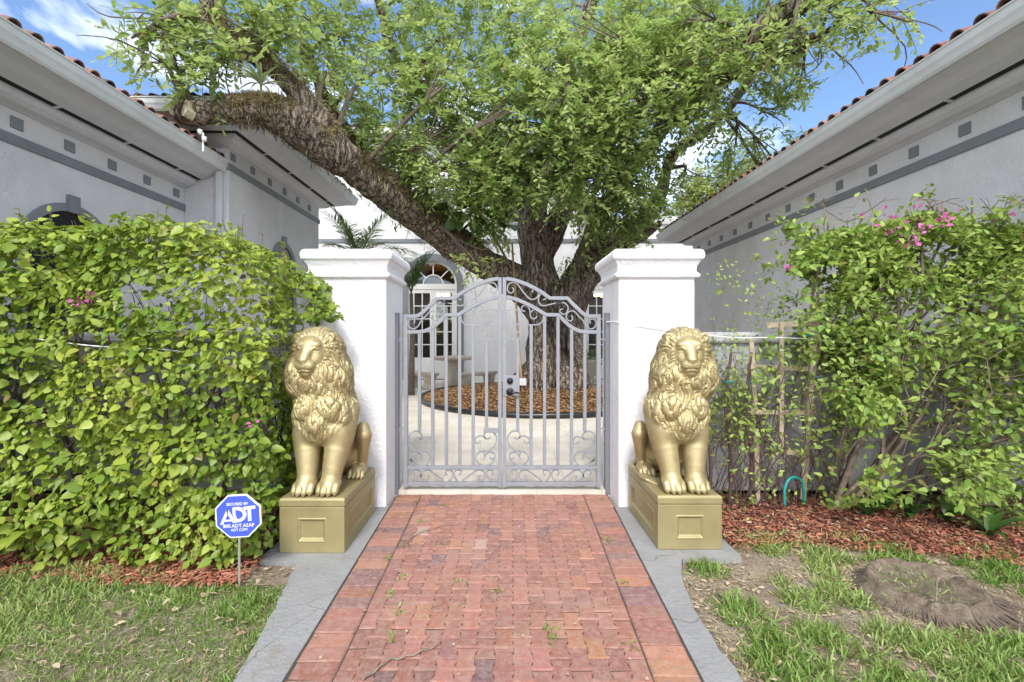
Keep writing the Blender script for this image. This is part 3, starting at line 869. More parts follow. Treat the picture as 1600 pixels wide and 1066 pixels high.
    for s in (-1, 1):
        HE((s*.017, .222, -.058), (.008, .008, .006), .004, 'sub')
        HC((s*.012, .222, -.076), (s*.046, .212, -.068), .0035, .003, .004, 'sub')
    HE((0, .150, -.142), (.046, .042, .032), .012)                 # chin
    for s in (-1, 1):
        f.chain([H(0, .214, -.112), H(s*.030, .205, -.116), H(s*.064, .160, -.118)], [.0055, .006, .005], .004, 'sub')
        f.chain([H(0, .20, -.122), H(s*.030, .194, -.126), H(s*.056, .158, -.128)], [.007, .007, .005], .004)
        for w in range(3):
            HC((s*.030, .214-.004*w, -.082-.010*w), (s*.050, .203-.004*w, -.080-.012*w), .002, .002, .003, 'sub')
        # ear
        ec = (s*.122, .035, .108)
        HE(ec, (.034, .020, .036), .010)
        HE((ec[0]+s*.002, ec[1]+.020, ec[2]+.002), (.021, .015, .023), .006, 'sub')
    # join the head to the body
    k = .012; fa = f.a; hh = np.clip(.5 + .5*(body.a - fa)/k, 0, 1)
    tot = Field((-.36, -.42, -.012), (.30, .40, 1.23), h); tot.a = body.a*(1-hh) + fa*hh - k*hh*(1-hh)
    me = tot.mesh('lion_body')
    n = len(me.vertices); V = np.empty(n*3, np.float32); me.vertices.foreach_get('co', V); V = V.reshape(-1, 3)
    N = np.empty(n*3, np.float32); me.vertices.foreach_get('normal', N); N = N.reshape(-1, 3)
    def samp(a, Q):
        q = (Q - f.lo)/h; i = np.clip(np.floor(q).astype(int), 0, np.array(a.shape) - 2); w = q - i; o = 0
        for dx in (0, 1):
            for dy in (0, 1):
                for dz in (0, 1):
                    o = o + a[i[:,0]+dx, i[:,1]+dy, i[:,2]+dz]*(w[:,0] if dx else 1-w[:,0])*(w[:,1] if dy else 1-w[:,1])*(w[:,2] if dz else 1-w[:,2])
        return o
    sm = lambda x, a, b: (lambda u: u*u*(3-2*u))(np.clip((x-a)/(b-a), 0, 1))
    mask = sm(samp(f.a, V), .000, .016)                       # not on the face
    mask *= sm(samp(base, V)*-1, -.012, -.004)                # only on the mane's own surface
    back = sm(-V[:, 1], -.16, -.08)
    front = sm(-V[:, 1], .10, .17)
    hem = .395 + .9*np.maximum(0, np.abs(V[:, 0]) - .05)
    mask *= np.where(V[:, 2] > .62, back, front)*sm(V[:, 2], hem - .05, hem)
    SP = np.array(S_pts, np.float32); ST = np.array(S_tan, np.float32); SI = np.array(S_id); SR = np.array(S_r, np.float32); SS = np.array(S_t, np.float32)
    idx = np.where(mask > .01)[0]; disp = np.zeros(n, np.float32)
    idx = idx[np.argsort(V[idx, 2])]; SP0, ST0, SI0, SR0, SS0 = SP, ST, SI, SR, SS
    for c0 in range(0, len(idx), 600):
        ii = idx[c0:c0+600]; v = V[ii]
        near = np.where((SP0[:, 2] > v[:, 2].min() - .06) & (SP0[:, 2] < v[:, 2].max() + .06))[0]
        SP, ST, SI, SR, SS = SP0[near], ST0[near], SI0[near], SR0[near], SS0[near]
        df = v[:, None, :] - SP[None]
        al = (df*ST[None]).sum(-1)
        lat2 = (df*df).sum(-1)
        seg = .011
        ac = np.clip(al, -seg, seg)
        D = np.sqrt(np.maximum(lat2 - 2*al*ac + ac*ac, 1e-12)) - SR[None]
        best = D.argmin(1); d1 = D[np.arange(len(ii)), best]
        D2 = np.where(SI[None] == SI[best][:, None], 9, D); d2 = D2.min(1)
        gap = d2 - d1
        latv = np.cross(N[ii], ST[best]); lat = (df[np.arange(len(ii)), best]*latv).sum(-1)
        tt = SS[best]
        low = v[:, 2] < .62
        A = np.where(low, .012, .018)
        e = A*(1 - np.exp(-gap/np.where(low, .006, .009)))*(.65 + .5*np.sin(PI*np.clip(tt*.9 + .1, 0, 1)))
        hair = np.cos(lat*2*PI/.0125 + tt*3)*np.where(low, .0012, .0022)*np.clip(gap/.006, 0, 1)
        disp[ii] = (e + hair - A*.45)*mask[ii]
    V = V + N*disp[:, None]
    me.vertices.foreach_set('co', V.ravel()); me.update()
    return me

M_gold = mat('gold_paint', (.50, .385, .165), .36, .62, .5)
t = NT(M_gold)
n1 = t.noise(7, 4); n2 = t.noise(55, 3)
col = t.mix((.50, .42, .23), (.41, .33, .165), t.ramp(n1, [(.35, (0,0,0)), (.7, (1,1,1))]))
col = t.mix(col, (.20, .15, .075), t.ramp(t.noise(11, 7, .75, stretch=(1, 1, .4)), [(.50, (0,0,0)), (.76, (.6,.6,.6))]))
t.l(col, t.b.inputs['Base Color'])
t.l(t.ramp(n2, [(.3, (.42,.42,.42)), (.7, (.6,.6,.6))]), t.b.inputs['Roughness'])
t.l(t.bump(n2, .12, .004), t.b.inputs['Normal'])
M_goldflat = mat('olive_gold_paint', (.36, .29, .115), .42, .35, .5)
t = NT(M_goldflat)
n1 = t.noise(5, 5); n2 = t.noise(38, 4)
col = t.mix((.36, .31, .155), (.30, .255, .12), t.ramp(n1, [(.35, (0,0,0)), (.7, (1,1,1))]))
col = t.mix(col, (.52, .47, .36), t.ramp(t.noise(16, 6, .75), [(.68, (0,0,0)), (.74, (.7,.7,.7))]))
t.l(col, t.b.inputs['Base Color']); t.l(t.bump(n2, .25, .004), t.b.inputs['Normal'])

def pedestal(cx, y0, label):
    root = empty('pedestal', (cx, y0 + .375, 0), label=label, cat='pedestal')
    w, dp, z0, z1 = .2235, .372, .006, .318
    mb = MB()
    # recessed panels on all four sides: outer ring + bevelled frame + recess
    def face(o, ux, uy, hw, hh, mw, mh, dz):
        # o centre point, ux/uy unit axes, hw/hh half sizes, mw/mh half opening, dz: inward normal*depth
        o = Vector(o); ux = Vector(ux); uy = Vector(uy); dz = Vector(dz)
        def q(a, b, k): return o + ux*a + uy*b + dz*k
        r = [(-1,-1), (1,-1), (1,1), (-1,1)]
        vs = [q(a*hw, b*hh, 0) for a, b in r] + [q(a*mw, b*mh, 0) for a, b in r]
        vs += [q(a*(mw-.006), b*(mh-.006), -.35) for a, b in r] + [q(a*(mw-.012), b*(mh-.012), 0) for a, b in r]
        vs += [q(a*(mw-.024), b*(mh-.024), 1) for a, b in r]
        fs = []
        for lv in range(4):
            for i in range(4):
                j = (i+1) % 4
                fs.append((lv*4+i, lv*4+j, lv*4+4+j, lv*4+4+i))
        fs.append((16, 17, 18, 19))
        mb.add(vs, fs)
    hz = (z1 - z0)/2; cz = (z0 + z1)/2
    face((0, -dp, cz), (1,0,0), (0,0,1), w, hz, .098, .083, (0, .014, 0))
    face((0, dp, cz), (-1,0,0), (0,0,1), w, hz, .098, .083, (0, -.014, 0))
    face((w, 0, cz), (0,1,0), (0,0,1), dp, hz, .30, .083, (-.014, 0, 0))
    face((-w, 0, cz), (0,-1,0), (0,0,1), dp, hz, .30, .083, (.014, 0, 0))
    mb.add([(-w,-dp,z1), (w,-dp,z1), (w,dp,z1), (-w,dp,z1)], [(0,1,2,3)])
    mb.add([(-w,-dp,z0), (w,-dp,z0), (w,dp,z0), (-w,dp,z0)], [(3,2,1,0)])
    o = mb.build('plinth_box', M_goldflat, root)
    bm = bmesh.new(); bm.from_mesh(o.data); bmesh.ops.remove_doubles(bm, verts=bm.verts, dist=.0004)
    bmesh.ops.recalc_face_normals(bm, faces=bm.faces); bm.to_mesh(o.data); bm.free()
    b = o.modifiers.new('bevel', 'BEVEL'); b.width = .004; b.segments = 2; b.limit_method = 'ANGLE'; b.angle_limit = R(35)
    return root

def lion(cx, y0, mirror, yaw, seed, tail, label):
    root = empty('lion_statue', (cx, y0 + .375, .318), label=label, cat='statue', group='golden lion statues in front of the gate pillars')
    mb = MB(); prof = [(-.01, 0), (-.006, .006), (.002, .052), (-.004, .064), (-.016, .068)]
    vs = []; fs = []
    for ins_, z in [(-.012, 0.0), (0, .006), (0, .046), (-.004, .058), (-.014, .064)]:
        w, dp = .226 + ins_, .374 + ins_
        vs += [(-w, -dp, z), (w, -dp, z), (w, dp, z), (-w, dp, z)]
    for lv in range(4):
        for i in range(4):
            j = (i+1) % 4; fs.append((lv*4+i, lv*4+j, lv*4+4+j, lv*4+4+i))
    fs.append((16, 17, 18, 19)); fs.append((3, 2, 1, 0))
    mb.add(vs, fs)
    mb.build('base_slab', M_goldflat, root, bevel=.004)
    me = lion_mesh(yaw, seed, tail)
    if mirror:
        n = len(me.vertices); co = np.empty(n*3, np.float32); me.vertices.foreach_get('co', co)
        co = co.reshape(-1, 3); co[:, 0] *= -1; me.vertices.foreach_set('co', co.ravel()); me.flip_normals()
    me.update()
    o = link('body', me, M_gold, root, True); o.location = (0, 0, .058)
    return root

LX, RX = -1.3165, 1.299
lion(LX, 3.12, False, R(-4), 3, False, 'golden seated lion statue beside the leafy hedge, left of the gate')
pedestal(LX, 3.12, 'gold painted square-panelled pedestal beside the blue security sign, under the lion next to the hedge')
lion(RX, 3.17, True, R(9), 5, True, 'golden seated lion statue with tail tuft showing, right of the gate by the wooden trellis')
pedestal(RX, 3.17, 'gold painted square-panelled pedestal next to the red mulch, under the lion beside the trellis')
# ------------------------------------------------------------------ wrought iron gate, drawn in its own plane at y = 4.32
M_iron = mat('grey_gate_paint', (.37, .385, .44), .45, 0, .5); t = NT(M_iron)
c_ = t.mix((.25, .26, .285), (.215, .225, .25), t.ramp(t.noise(9, 5), [(.4, (0,0,0)), (.7, (1,1,1))]))
c_ = t.mix(c_, (.5, .5, .5), t.ramp(t.noise(34, 6, .8), [(.72, (0,0,0)), (.76, (.6,.6,.6))]))
t.l(c_, t.b.inputs['Base Color']); t.l(t.bump(t.noise(70, 4), .25, .002), t.b.inputs['Normal'])
GY = 4.32; GK = GY/F
def gz(px, py): return ((px - 787)*GK, 1.5 + (524 - py)*GK)      # photo pixel on the gate plane -> x,z
def spiral(cx, cy, r0, a0, turn, r1=.35, n=16):
    """pixel spiral from radius r0 at angle a0 (degrees, y down) winding in by `turn` degrees"""
    return [(cx + (r0 + (r0*r1-r0)*k/n)*math.cos(R(a0 + turn*k/n)), cy + (r0 + (r0*r1-r0)*k/n)*math.sin(R(a0 + turn*k/n))) for k in range(n+1)]
def za(u, v): return (780 + u/10.66, 430 + v/10.66)              # zoom A
def zb(u, v): return (860 + u/10.66, 440 + v/10.66)
def zc_(u, v): return (780 + u/8.883, 660 + v/8.883)
def zd(u, v): return (780 + u/8.883, 730 + v/8.883)
def zg(u, v): return (610 + u/2.961, 420 + v/2.961)
SCR = [
 [za(*p) for p in ((215,205),(240,240),(225,285),(180,300),(142,265),(135,205),(165,150),(230,122),(300,150),(380,255),(480,375),(540,405),(600,395),(645,345),(655,290),(630,245),(590,230),(555,255),(560,290))],
 [za(*p) for p in ((725,415),(765,400),(785,360),(760,320),(710,312),(665,350),(650,410),(670,470),(735,512),(880,480),(1066,440))] + [zb(*p) for p in ((90,365),(190,350),(260,375),(293,440),(270,520),(215,548),(165,515),(160,475),(205,455))],
 [zb(*p) for p in ((340,570),(370,600),(350,650),(305,655),(265,610),(275,540),(330,492),(400,505),(470,580),(540,650),(600,750),(680,790),(745,750),(760,690),(735,635),(690,625),(650,650),(665,700))],
 [za(*p) for p in ((130,600),(220,570),(300,580),(370,640),(393,710),(370,780),(300,815),(250,790),(228,745),(245,710),(283,690))],
 [za(*p) for p in ((435,605),(385,590),(372,545),(410,508),(460,515),(505,575),(515,660),(540,715),(590,725),(630,685))],
 [za(*p) for p in ((520,625),(560,585),(620,572),(690,600),(735,680),(720,760),(670,815),(600,828),(380,828),(230,835),(170,870),(140,930),(150,1010),(200,1060),(280,1070),(340,1040),(350,985),(310,940),(250,960))],
 [zc_(*p) for p in ((205,205),(230,230),(270,222),(290,175),(262,130),(200,120),(140,165),(115,235),(140,320),(210,385),(300,405))],
 [zc_(*p) for p in ((270,222),(310,195),(370,195),(415,235),(410,280),(375,298),(340,260))],
 [zc_(*p) for p in ((215,490),(180,510),(145,495),(140,450),(190,418),(250,435),(300,515))],
 [zc_(*p) for p in ((280,470),(300,415),(350,415),(400,460),(400,530),(350,585),(270,605),(190,570),(145,510))],
 [zc_(*p) for p in ((1240,222),(1200,240),(1165,215),(1170,160),(1230,125),(1300,150),(1335,225),(1310,320),(1230,385),(1150,410))],
 [zc_(*p) for p in ((1180,232),(1120,205),(1070,205),(1035,240),(1040,290),(1080,298),(1110,262))],
 [zc_(*p) for p in ((1235,500),(1265,540),(1310,520),(1300,460),(1240,425),(1190,440),(1150,515))],
 [zc_(*p) for p in ((1170,440),(1130,405),(1080,425),(1048,480),(1060,550),(1110,600),(1200,600),(1270,560),(1335,490))],
 [zd(*p) for p in ((190,110),(165,85),(185,45),(230,45),(255,80),(235,150),(190,185),(110,190))],
 [zd(*p) for p in ((345,118),(375,150),(345,188),(295,170),(275,110),(310,55),(370,40),(400,50),(590,190))],
 [zd(*p) for p in ((640,115),(612,85),(620,48),(665,42),(705,75),(700,140),(660,188))],
 [zd(*p) for p in ((805,115),(828,85),(810,45),(765,42),(730,80),(740,150),(780,195))],
 [zd(*p) for p in ((860,190),(1030,60),(1080,40),(1130,60),(1165,110),(1150,170),(1110,192),(1065,165),(1075,120))],
 [zd(*p) for p in ((1255,115),(1278,80),(1250,42),(1200,55),(1165,110),(1215,190))],
]
top_rail = [(785.2, 435.5), (792, 436), (802, 437.5), (812, 440.5), (824, 445), (836, 451), (848, 458), (859, 466.2), (864.5, 466.2), (886.5, 466.2)]
top2 = [(886.5, 466.2), (893, 473.5), (901, 481), (908, 488), (914, 492.5), (920, 494.3), (928, 494.3), (935, 494.3)]
low_rail = [(789, 464), (797, 465.3), (808, 468.5), (820, 473.5), (832, 479.5), (843, 486), (853, 492), (873, 492.3), (880, 500.5), (888, 508), (897, 514), (905, 517.3), (914, 518.6), (935, 519)]
BARS = [(589, 322, 752), (651, 262, 912), (713, 210, 912), (775, 212, 912), (838, 268, 912), (899, 290, 752)]
CX = 784.6
def gate_leaf(mirror, label):
    hx = (939 if not mirror else 2*CX - 939)
    hinge = Vector(((hx - 787)*GK, GY, 0))
    root = empty('gate_leaf', hinge, label=label, cat='gate', group=None)
    def T(px, py):
        if mirror: px = 2*CX - px
        x, z = gz(px, py); return (x - hinge.x, z)
    def f(x, z, y): return (x, y, z)
    def rib(name, pts, w, y0, y1, smooth=False, parent=root):
        mb = MB(); mb.ribbon([T(*p) for p in pts], w, y0, y1, f); return mb.build(name, M_iron, parent, bevel=.002 if w > .02 else 0, seg=1)
    # frame: one piece, stiles + rails
    W_ = .037
    rib('stile', [(788.1, 437.0 - 3), (788.1, 761)], .034, -.020, .020)
    rib('stile', [(935, 491.3), (935, 761)], .040, -.020, .020)
    rib('top_rail', [(790.4, 436.6)] + top_rail[1:] + top2[1:-1] + [(931.9, 494.3)], .034, -.0185, .0185)
    rib('curved_rail', [(791, 464.3)] + low_rail[1:-1] + [(931.9, 519)], .034, -.0185, .0185)
    rib('bottom_rail', [(791, 730.5), (931.9, 730.5)], .034, -.0185, .0185)
    rib('bottom_rail', [(791, 755.8), (931.9, 755.8)], .034, -.0185, .0185)
    for u, v0, v1 in BARS:
        a = zg(u, v0); b = zg(u, v1); rib('bar', [(a[0], a[1]), (b[0], min(b[1], 727.8))], .030, -.014, .014)
    for s in SCR:
        mb = MB(); pts = [(p.x, p.y) for p in catmull([(*T(*q), 0) for q in s], 5)]
        mb.ribbon(pts, .0115, -.011, .011, f); mb.build('scroll', M_iron, root)
    # hinge arms
    for py in (530, 670):
        a = T(936, py); s = 1 if not mirror else -1
        mb = MB(); mb.bar((a[0], 0, a[1]), (a[0]+s*.065, 0, a[1]-.004), .014, .014); mb.bar((a[0]+s*.062, 0, a[1]+.02), (a[0]+s*.062, 0, a[1]-.035), .016, .016)
        mb.build('hinge', M_iron, root)
    if not mirror:
        x0, z0 = T(*zg(519, 588)); x1, z1 = T(*zg(597, 494))
        mb = MB(); mb.box(x0, -.028, z0, x1, .026, z1); lk = mb.build('lock_plate', M_iron, root, bevel=.003)
        for (u, v, r) in ((553, 517, .030), (553, 567, .036)):
            kx, kz = T(*zg(u, v)); mb = MB(); K = 20
            prof = [(r, -.028), (r, -.040), (r*.86, -.046), (r*.5, -.048), (r*.45, -.06), (r*.2, -.062)]
            vs = [(kx + q*math.cos(2*PI*k/K), y, kz + q*math.sin(2*PI*k/K)) for q, y in prof for k in range(K)]
            fs = [(i*K+k, i*K+(k+1) % K, (i+1)*K+(k+1) % K, (i+1)*K+k) for i in range(len(prof)-1) for k in range(K)] + [tuple((len(prof)-1)*K+k for k in range(K))]
            mb.add(vs, fs)
            if v > 540: mb.tube([(kx, -.058, kz), (kx+.03, -.066, kz-.004), (kx+.09, -.064, kz-.010)], [.012, .010, .007], 8)
            mb.build('door_knob' if v > 540 else 'deadbolt', M_black, lk, True)
    else:
        x0, z0 = T(*zg(2*(CX-610)*2.961 - 575, 757)); x1, z1 = T(*zg(2*(CX-610)*2.961 - 432, 734))
        mb = MB(); a, b = sorted((x0, x1)); mb.box(a, -.030, min(z0, z1), a+.066*2.05, -.021, max(z0, z1)); mb.build('slide_bolt', M_iron, root, bevel=.002)
    return root
gate_leaf(False, 'right leaf of the grey scrolled iron gate, carrying the black knobs')
gate_leaf(True, 'left leaf of the grey scrolled iron gate, without any lock plate')
for px, lb in ((619, 'grey steel gate post against the left pillar'), (949.3, 'grey steel gate post against the right pillar, holding the white cable')):
    mb = MB(); x = (px-787)*GK; mb.box(x-.027, GY-.03, 0.0, x+.027, GY+.03, 1.5+(524-489)*GK)
    o = mb.build('gate_post', mat('post_paint', (.16, .17, .19), .5), bevel=.003, label=lb, cat='post')
# ------------------------------------------------------------------ leaf clouds
LEAF_OVATE = np.array([(0,0,0), (.26,.05,.05), (.40,.34,.06), (.22,.76,.0), (0,1.05,-.10), (-.22,.76,.0), (-.40,.34,.06), (-.26,.05,.05), (0,.38,-.03)])
LEAF_OAK = np.array([(0,0,0), (.15,.30,.03), (.22,.70,.03), (0,1.0,-.05), (-.22,.70,.03), (-.15,.30,.03), (0,.5,-.02)])
LEAF_LONG = np.array([(0,0,0), (.06,.3,.01), (.05,.7,-.05), (0,1.0,-.16), (-.05,.7,-.05), (-.06,.3,.01), (0,.5,-.02)])
LEAF_BRACT = np.array([(0,0,0), (.38,.35,.10), (.28,.75,.12), (0,1.0,.05), (-.28,.75,.12), (-.38,.35,.10), (0,.5,.0)])
LQ = np.array([(0,1,2,6), (6,2,3,4), (0,6,4,5)]); LQ9 = np.array([(0,1,2,8), (8,2,3,4), (8,4,5,6), (0,8,6,7)])
def unit(a): return a/(np.linalg.norm(a, axis=-1, keepdims=True) + 1e-9)
def leaf_cloud(name, pos, dirs, nrm, size, m, tpl=LEAF_OVATE, tint=None, parent=None, rg=rng, width=None, **k):
    """pos (N,3) leaf base, dirs growth direction, nrm approximate upper normal"""
    N = len(pos); d = unit(dirs); s = unit(np.cross(d, nrm)); u = np.cross(s, d)
    w = np.ones(N) if width is None else width
    T = tpl[None]*np.stack([w, np.ones(N), np.ones(N)], 1)[:, None, :]
    V = pos[:, None, :] + size[:, None, None]*(T[:, :, 0:1]*s[:, None] + T[:, :, 1:2]*d[:, None] + T[:, :, 2:3]*u[:, None])
    K_ = len(tpl); Fc = ((LQ9 if K_ == 9 else LQ)[None] + (np.arange(N)*K_)[:, None, None]).reshape(-1, 4)
    if tint is None: tint = rg.random(N)
    c = np.zeros((N, K_, 3)); c[:, :, 0] = tint[:, None]; c[:, :, 1] = ((rg.random(N) < .035)*rg.uniform(.3, .9, N))[:, None]
    return link(name, np_mesh(name, V.reshape(-1, 3), Fc, c.reshape(-1, 3)), m, parent, True, **k)
def lownoise(p, s, seed=0):
    r = np.random.default_rng(seed); o = np.zeros(len(p))
    for _ in range(6):
        k = r.normal(size=3)*s; o += np.sin(p @ k + r.uniform(0, 6.28))
    return o/2.4
def rbox(p, c, h, r):
    q = np.abs(p - np.array(c)) - (np.array(h) - r); return np.linalg.norm(np.maximum(q, 0), axis=1) + np.minimum(q.max(1), 0) - r
class Twigs:
    """random branching wood; remembers where the twigs end"""
    def __init__(s, seed): s.mb = MB(); s.r = random.Random(seed); s.tips = []
    def grow(s, p, d, L_, r, depth, wig=.25, up=.1, kids=(2, 3), shrink=.68, n=5, spread=.7):
        p = Vector(p); d = Vector(d).normalized(); k = 5; pts = [p.copy()]; 
        for i in range(k):
            d = (d + Vector((s.r.gauss(0, wig), s.r.gauss(0, wig), s.r.gauss(0, wig)))*.5 + Vector((0, 0, up))).normalized()
            p = p + d*L_/k; pts.append(p.copy())
            if depth > 0 and i in (2, 3) and s.r.random() < .45:
                s.grow(p, d + Vector((s.r.gauss(0, spread), s.r.gauss(0, spread), s.r.gauss(0, spread))), L_*shrink*.8, r*.5, depth-1, wig, up, kids, shrink, n, spread)
            if depth <= 1: s.tips.append((p.copy(), d.copy()))
        s.mb.tube(pts, [r*(1-.45*i/k) for i in range(k+1)], n, caps=False)
        if depth > 0:
            for _ in range(s.r.randint(*kids)):
                s.grow(p, d + Vector((s.r.gauss(0, spread), s.r.gauss(0, spread), s.r.gauss(0, spread))), L_*shrink*s.r.uniform(.7, 1.2), r*.55, depth-1, wig, up, kids, shrink, n, spread)

M_leafy = leafmat('yellow_green_leaf', (.145, .235, .025), (.36, .43, .065), .30, .42)
M_leafr = leafmat('bush_leaf', (.15, .26, .04), (.34, .44, .10), .30, .45)
M_oak = leafmat('tree_leaf', (.19, .31, .07), (.46, .56, .21), .52, .4)
M_far = leafmat('far_leaf', (.16, .24, .05), (.36, .40, .13), .35, .6)
M_deep = leafmat('deep_green_leaf', (.03, .07, .02), (.08, .16, .03), .2, .35)
M_palm = leafmat('palm_leaf', (.06, .12, .03), (.16, .26, .08), .25, .35)
M_grass = leafmat('grass_blade', (.16, .28, .05), (.40, .49, .17), .25, .5)
M_dry = leafmat('dry_leaf', (.30, .20, .11), (.50, .41, .29), .1, .8)
M_litter = leafmat('bed_litter', (.26, .12, .045), (.42, .27, .13), .1, .8)
M_chip = leafmat('mulch_chip', (.27, .075, .045), (.46, .21, .13), .0, .9)
M_pink = leafmat('magenta_bract', (.55, .08, .32), (.75, .22, .58), .35, .5)
M_moss = leafmat('moss_strand', (.085, .068, .030), (.36, .29, .15), .15, .9)
M_brom = leafmat('air_plant_leaf', (.20, .26, .10), (.34, .40, .20), .25, .5)
M_twig = mat('brown_twig', (.14, .10, .075), .9); t = NT(M_twig)
t.l(t.mix((.20, .155, .12), (.07, .05, .04), t.noise(25, 4, .7)), t.b.inputs['Base Color'])
M_vine = mat('vine_stem', (.11, .065, .06), .9)
M_stem = mat('pale_stem', (.27, .21, .16), .9); t = NT(M_stem)
t.l(t.mix((.25, .195, .15), (.08, .06, .045), t.ramp(t.noise(22, 5, .7), [(.4, (0,0,0)), (.7, (1,1,1))])), t.b.inputs['Base Color'])

def P_np(px, py, d): return np.stack([(px-787)*d/F, d, 1.5 + (524-py)*d/F], -1)

# ------------------------------------------------------------------ left hedge
hg = empty('bougainvillea_hedge', (-3.2, 3.7, 0), label='dense bright green leafy hedge filling the left side behind the security sign', cat='hedge')
def hedge_sdf(p):
    x, y, z = p.T
    top = 2.10 + .22*np.exp(-((x+2.35)/.40)**2) + .10*np.exp(-((x+3.8)/.8)**2) - .62*np.maximum(0, x+1.88)
    a = rbox(p, (-3.55, 3.74, 1.15), (1.84, .68, 1.25), .22)
    a = a - .07*lownoise(p, 2.4, 3) - .055*lownoise(p, 7, 4) - .035*lownoise(p, 13, 6)
    top_d = z - top - .08*lownoise(p, 4, 9)
    a = np.maximum(a - .16, top_d)
    b = np.linalg.norm((p - np.array((-1.84, 3.62, 1.42)))/np.array((.54, .44, .60)), axis=1)*.5 - .5
    b = b - .04*lownoise(p, 6, 5)
    return np.minimum(a, b)
def hedge_leaves(N, inner, seed):
    r = np.random.default_rng(seed); out = []
    while sum(len(o) for o in out) < N:
        p = r.uniform((-5.6, 2.7, .06), (-1.2, 4.4, 2.5), (60000, 3)); s = hedge_sdf(p)
        s = s + .0
        thin = lownoise(p, 3.3, 21) + .5*lownoise(p, 9, 22)
        keep = (s < .015) & (s > -inner) & (thin < 1.95)
        keep &= r.random(len(p)) < np.exp(s/.09)
        keep &= (p[:, 1] < 3.95)
        pxx = 787 + p[:, 0]*F/p[:, 1]; pyy = 524 + (1.5 - p[:, 2])*F/p[:, 1]
        for hx, hy_, hr, hs in ((215, 455, 26, 18), (150, 530, 40, 12), (225, 585, 34, 16), (345, 620, 14, 20), (15, 600, 28, 40), (60, 400, 50, 22), (115, 690, 20, 16), (250, 655, 20, 14), (470, 470, 14, 12), (40, 710, 20, 12)):
            keep &= ~((((pxx-hx)/hr)**2 + ((pyy-hy_)/hs)**2 < 1) & (r.random(len(p)) < .8))
        keep &= ~((p[:, 0] > -1.575) & (p[:, 2] < 1.63)) & (p[:, 0] < -.350*p[:, 1] + .02*p[:, 2])
        out.append(p[keep])
    p = np.concatenate(out)[:N]; e = .02
    g = unit(np.stack([(hedge_sdf(p + np.eye(3)[i]*e) - hedge_sdf(p - np.eye(3)[i]*e)) for i in range(3)], 1))
    return p, g
p, g = hedge_leaves(33000, .32, 5)
n = unit(g*.75 + np.array((0, -.15, .55)) + rng.normal(size=p.shape)*.5)
d = unit(np.cross(n, rng.normal(size=p.shape))*.7 + np.array((0, -.15, -.42)) + g*.3)
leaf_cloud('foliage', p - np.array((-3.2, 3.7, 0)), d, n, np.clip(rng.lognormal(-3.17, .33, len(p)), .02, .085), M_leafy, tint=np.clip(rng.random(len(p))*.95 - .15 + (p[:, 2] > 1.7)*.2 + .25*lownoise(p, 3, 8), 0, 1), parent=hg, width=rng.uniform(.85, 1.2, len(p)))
tw = Twigs(3)
for i in range(26):
    x = -5.2 + 3.6*i/26 + random.uniform(-.05, .05)
    tw.grow((x, random.uniform(3.4, 3.8), 0), (random.uniform(-.4, .4), random.uniform(-.5, .1), 1), .85, .019, 3, .3, .06, (2, 2), .66)
mbt = tw.mb
mbt.v = [(min(a, -1.66) + 3.2, min(max(b, 3.02), 4.2) - 3.7, min(c, 2.25)) for a, b, c in mbt.v]
mbt.build('branches', M_twig, hg, True, fix=False)
# upright new shoots on top
sh_p = []; sh_d = []; mb = MB()
for i in range(105):
    x = random.uniform(-5, -1.5); q = np.array([[x, random.uniform(3.1, 3.8), 2.2]])
    for z in np.arange(2.5, 1.5, -.03):
        q[0, 2] = z
        if hedge_sdf(q)[0] < 0: break
    b = Vector(q[0]); h = random.uniform(.05, .24); e = b + Vector((random.uniform(-.06, .06), random.uniform(-.06, .02), h))
    mb.tube([b - Vector((0, 0, .1)) - Vector((-3.2, 3.7, 0)), e - Vector((-3.2, 3.7, 0))], [.003, .0015], 4)
    for k in range(random.randint(3, 7)):
        tq = random.random(); sh_p.append(b.lerp(e, tq)); sh_d.append((random.uniform(-1, 1), random.uniform(-1, .6), random.uniform(-.2, .8)))
mb.build('shoot', M_twig, hg, fix=False)
sp = np.array([tuple(v) for v in sh_p]); sd = np.array(sh_d)
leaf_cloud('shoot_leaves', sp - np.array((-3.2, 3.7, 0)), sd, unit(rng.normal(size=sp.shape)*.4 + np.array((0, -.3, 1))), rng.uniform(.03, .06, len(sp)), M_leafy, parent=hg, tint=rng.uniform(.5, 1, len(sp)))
def bracts(name, centers, parent, off, spread, n, size):
    if len(centers) > 1:
        for c in centers: bracts(name, [c], parent, off, spread, n, size)
        return
    pp = []; dd = []
    for c in centers:
        for _ in range(n):
            o = rng.normal(size=3)*spread; pp.append(np.array(c) + o); dd.append(unit(o + rng.normal(size=3)*spread*.6 + np.array((0, -.5*spread, 0))))
    pp = np.array(pp); dd = np.array(dd)
    leaf_cloud(name, pp - np.array(off), dd, unit(rng.normal(size=pp.shape) + np.array((0, -1.2, .3))), rng.uniform(.7, 1.1, len(pp))*size, M_pink, LEAF_BRACT, parent=parent)
bracts('flower_cluster', [P(143, 466, 2.84), P(120, 471, 2.84), P(133, 476, 2.84)], hg, (-3.2, 3.7, 0), .012, 6, .032)
bracts('flower_cluster', [P(395, 662, 2.84)], hg, (-3.2, 3.7, 0), .01, 3, .03)

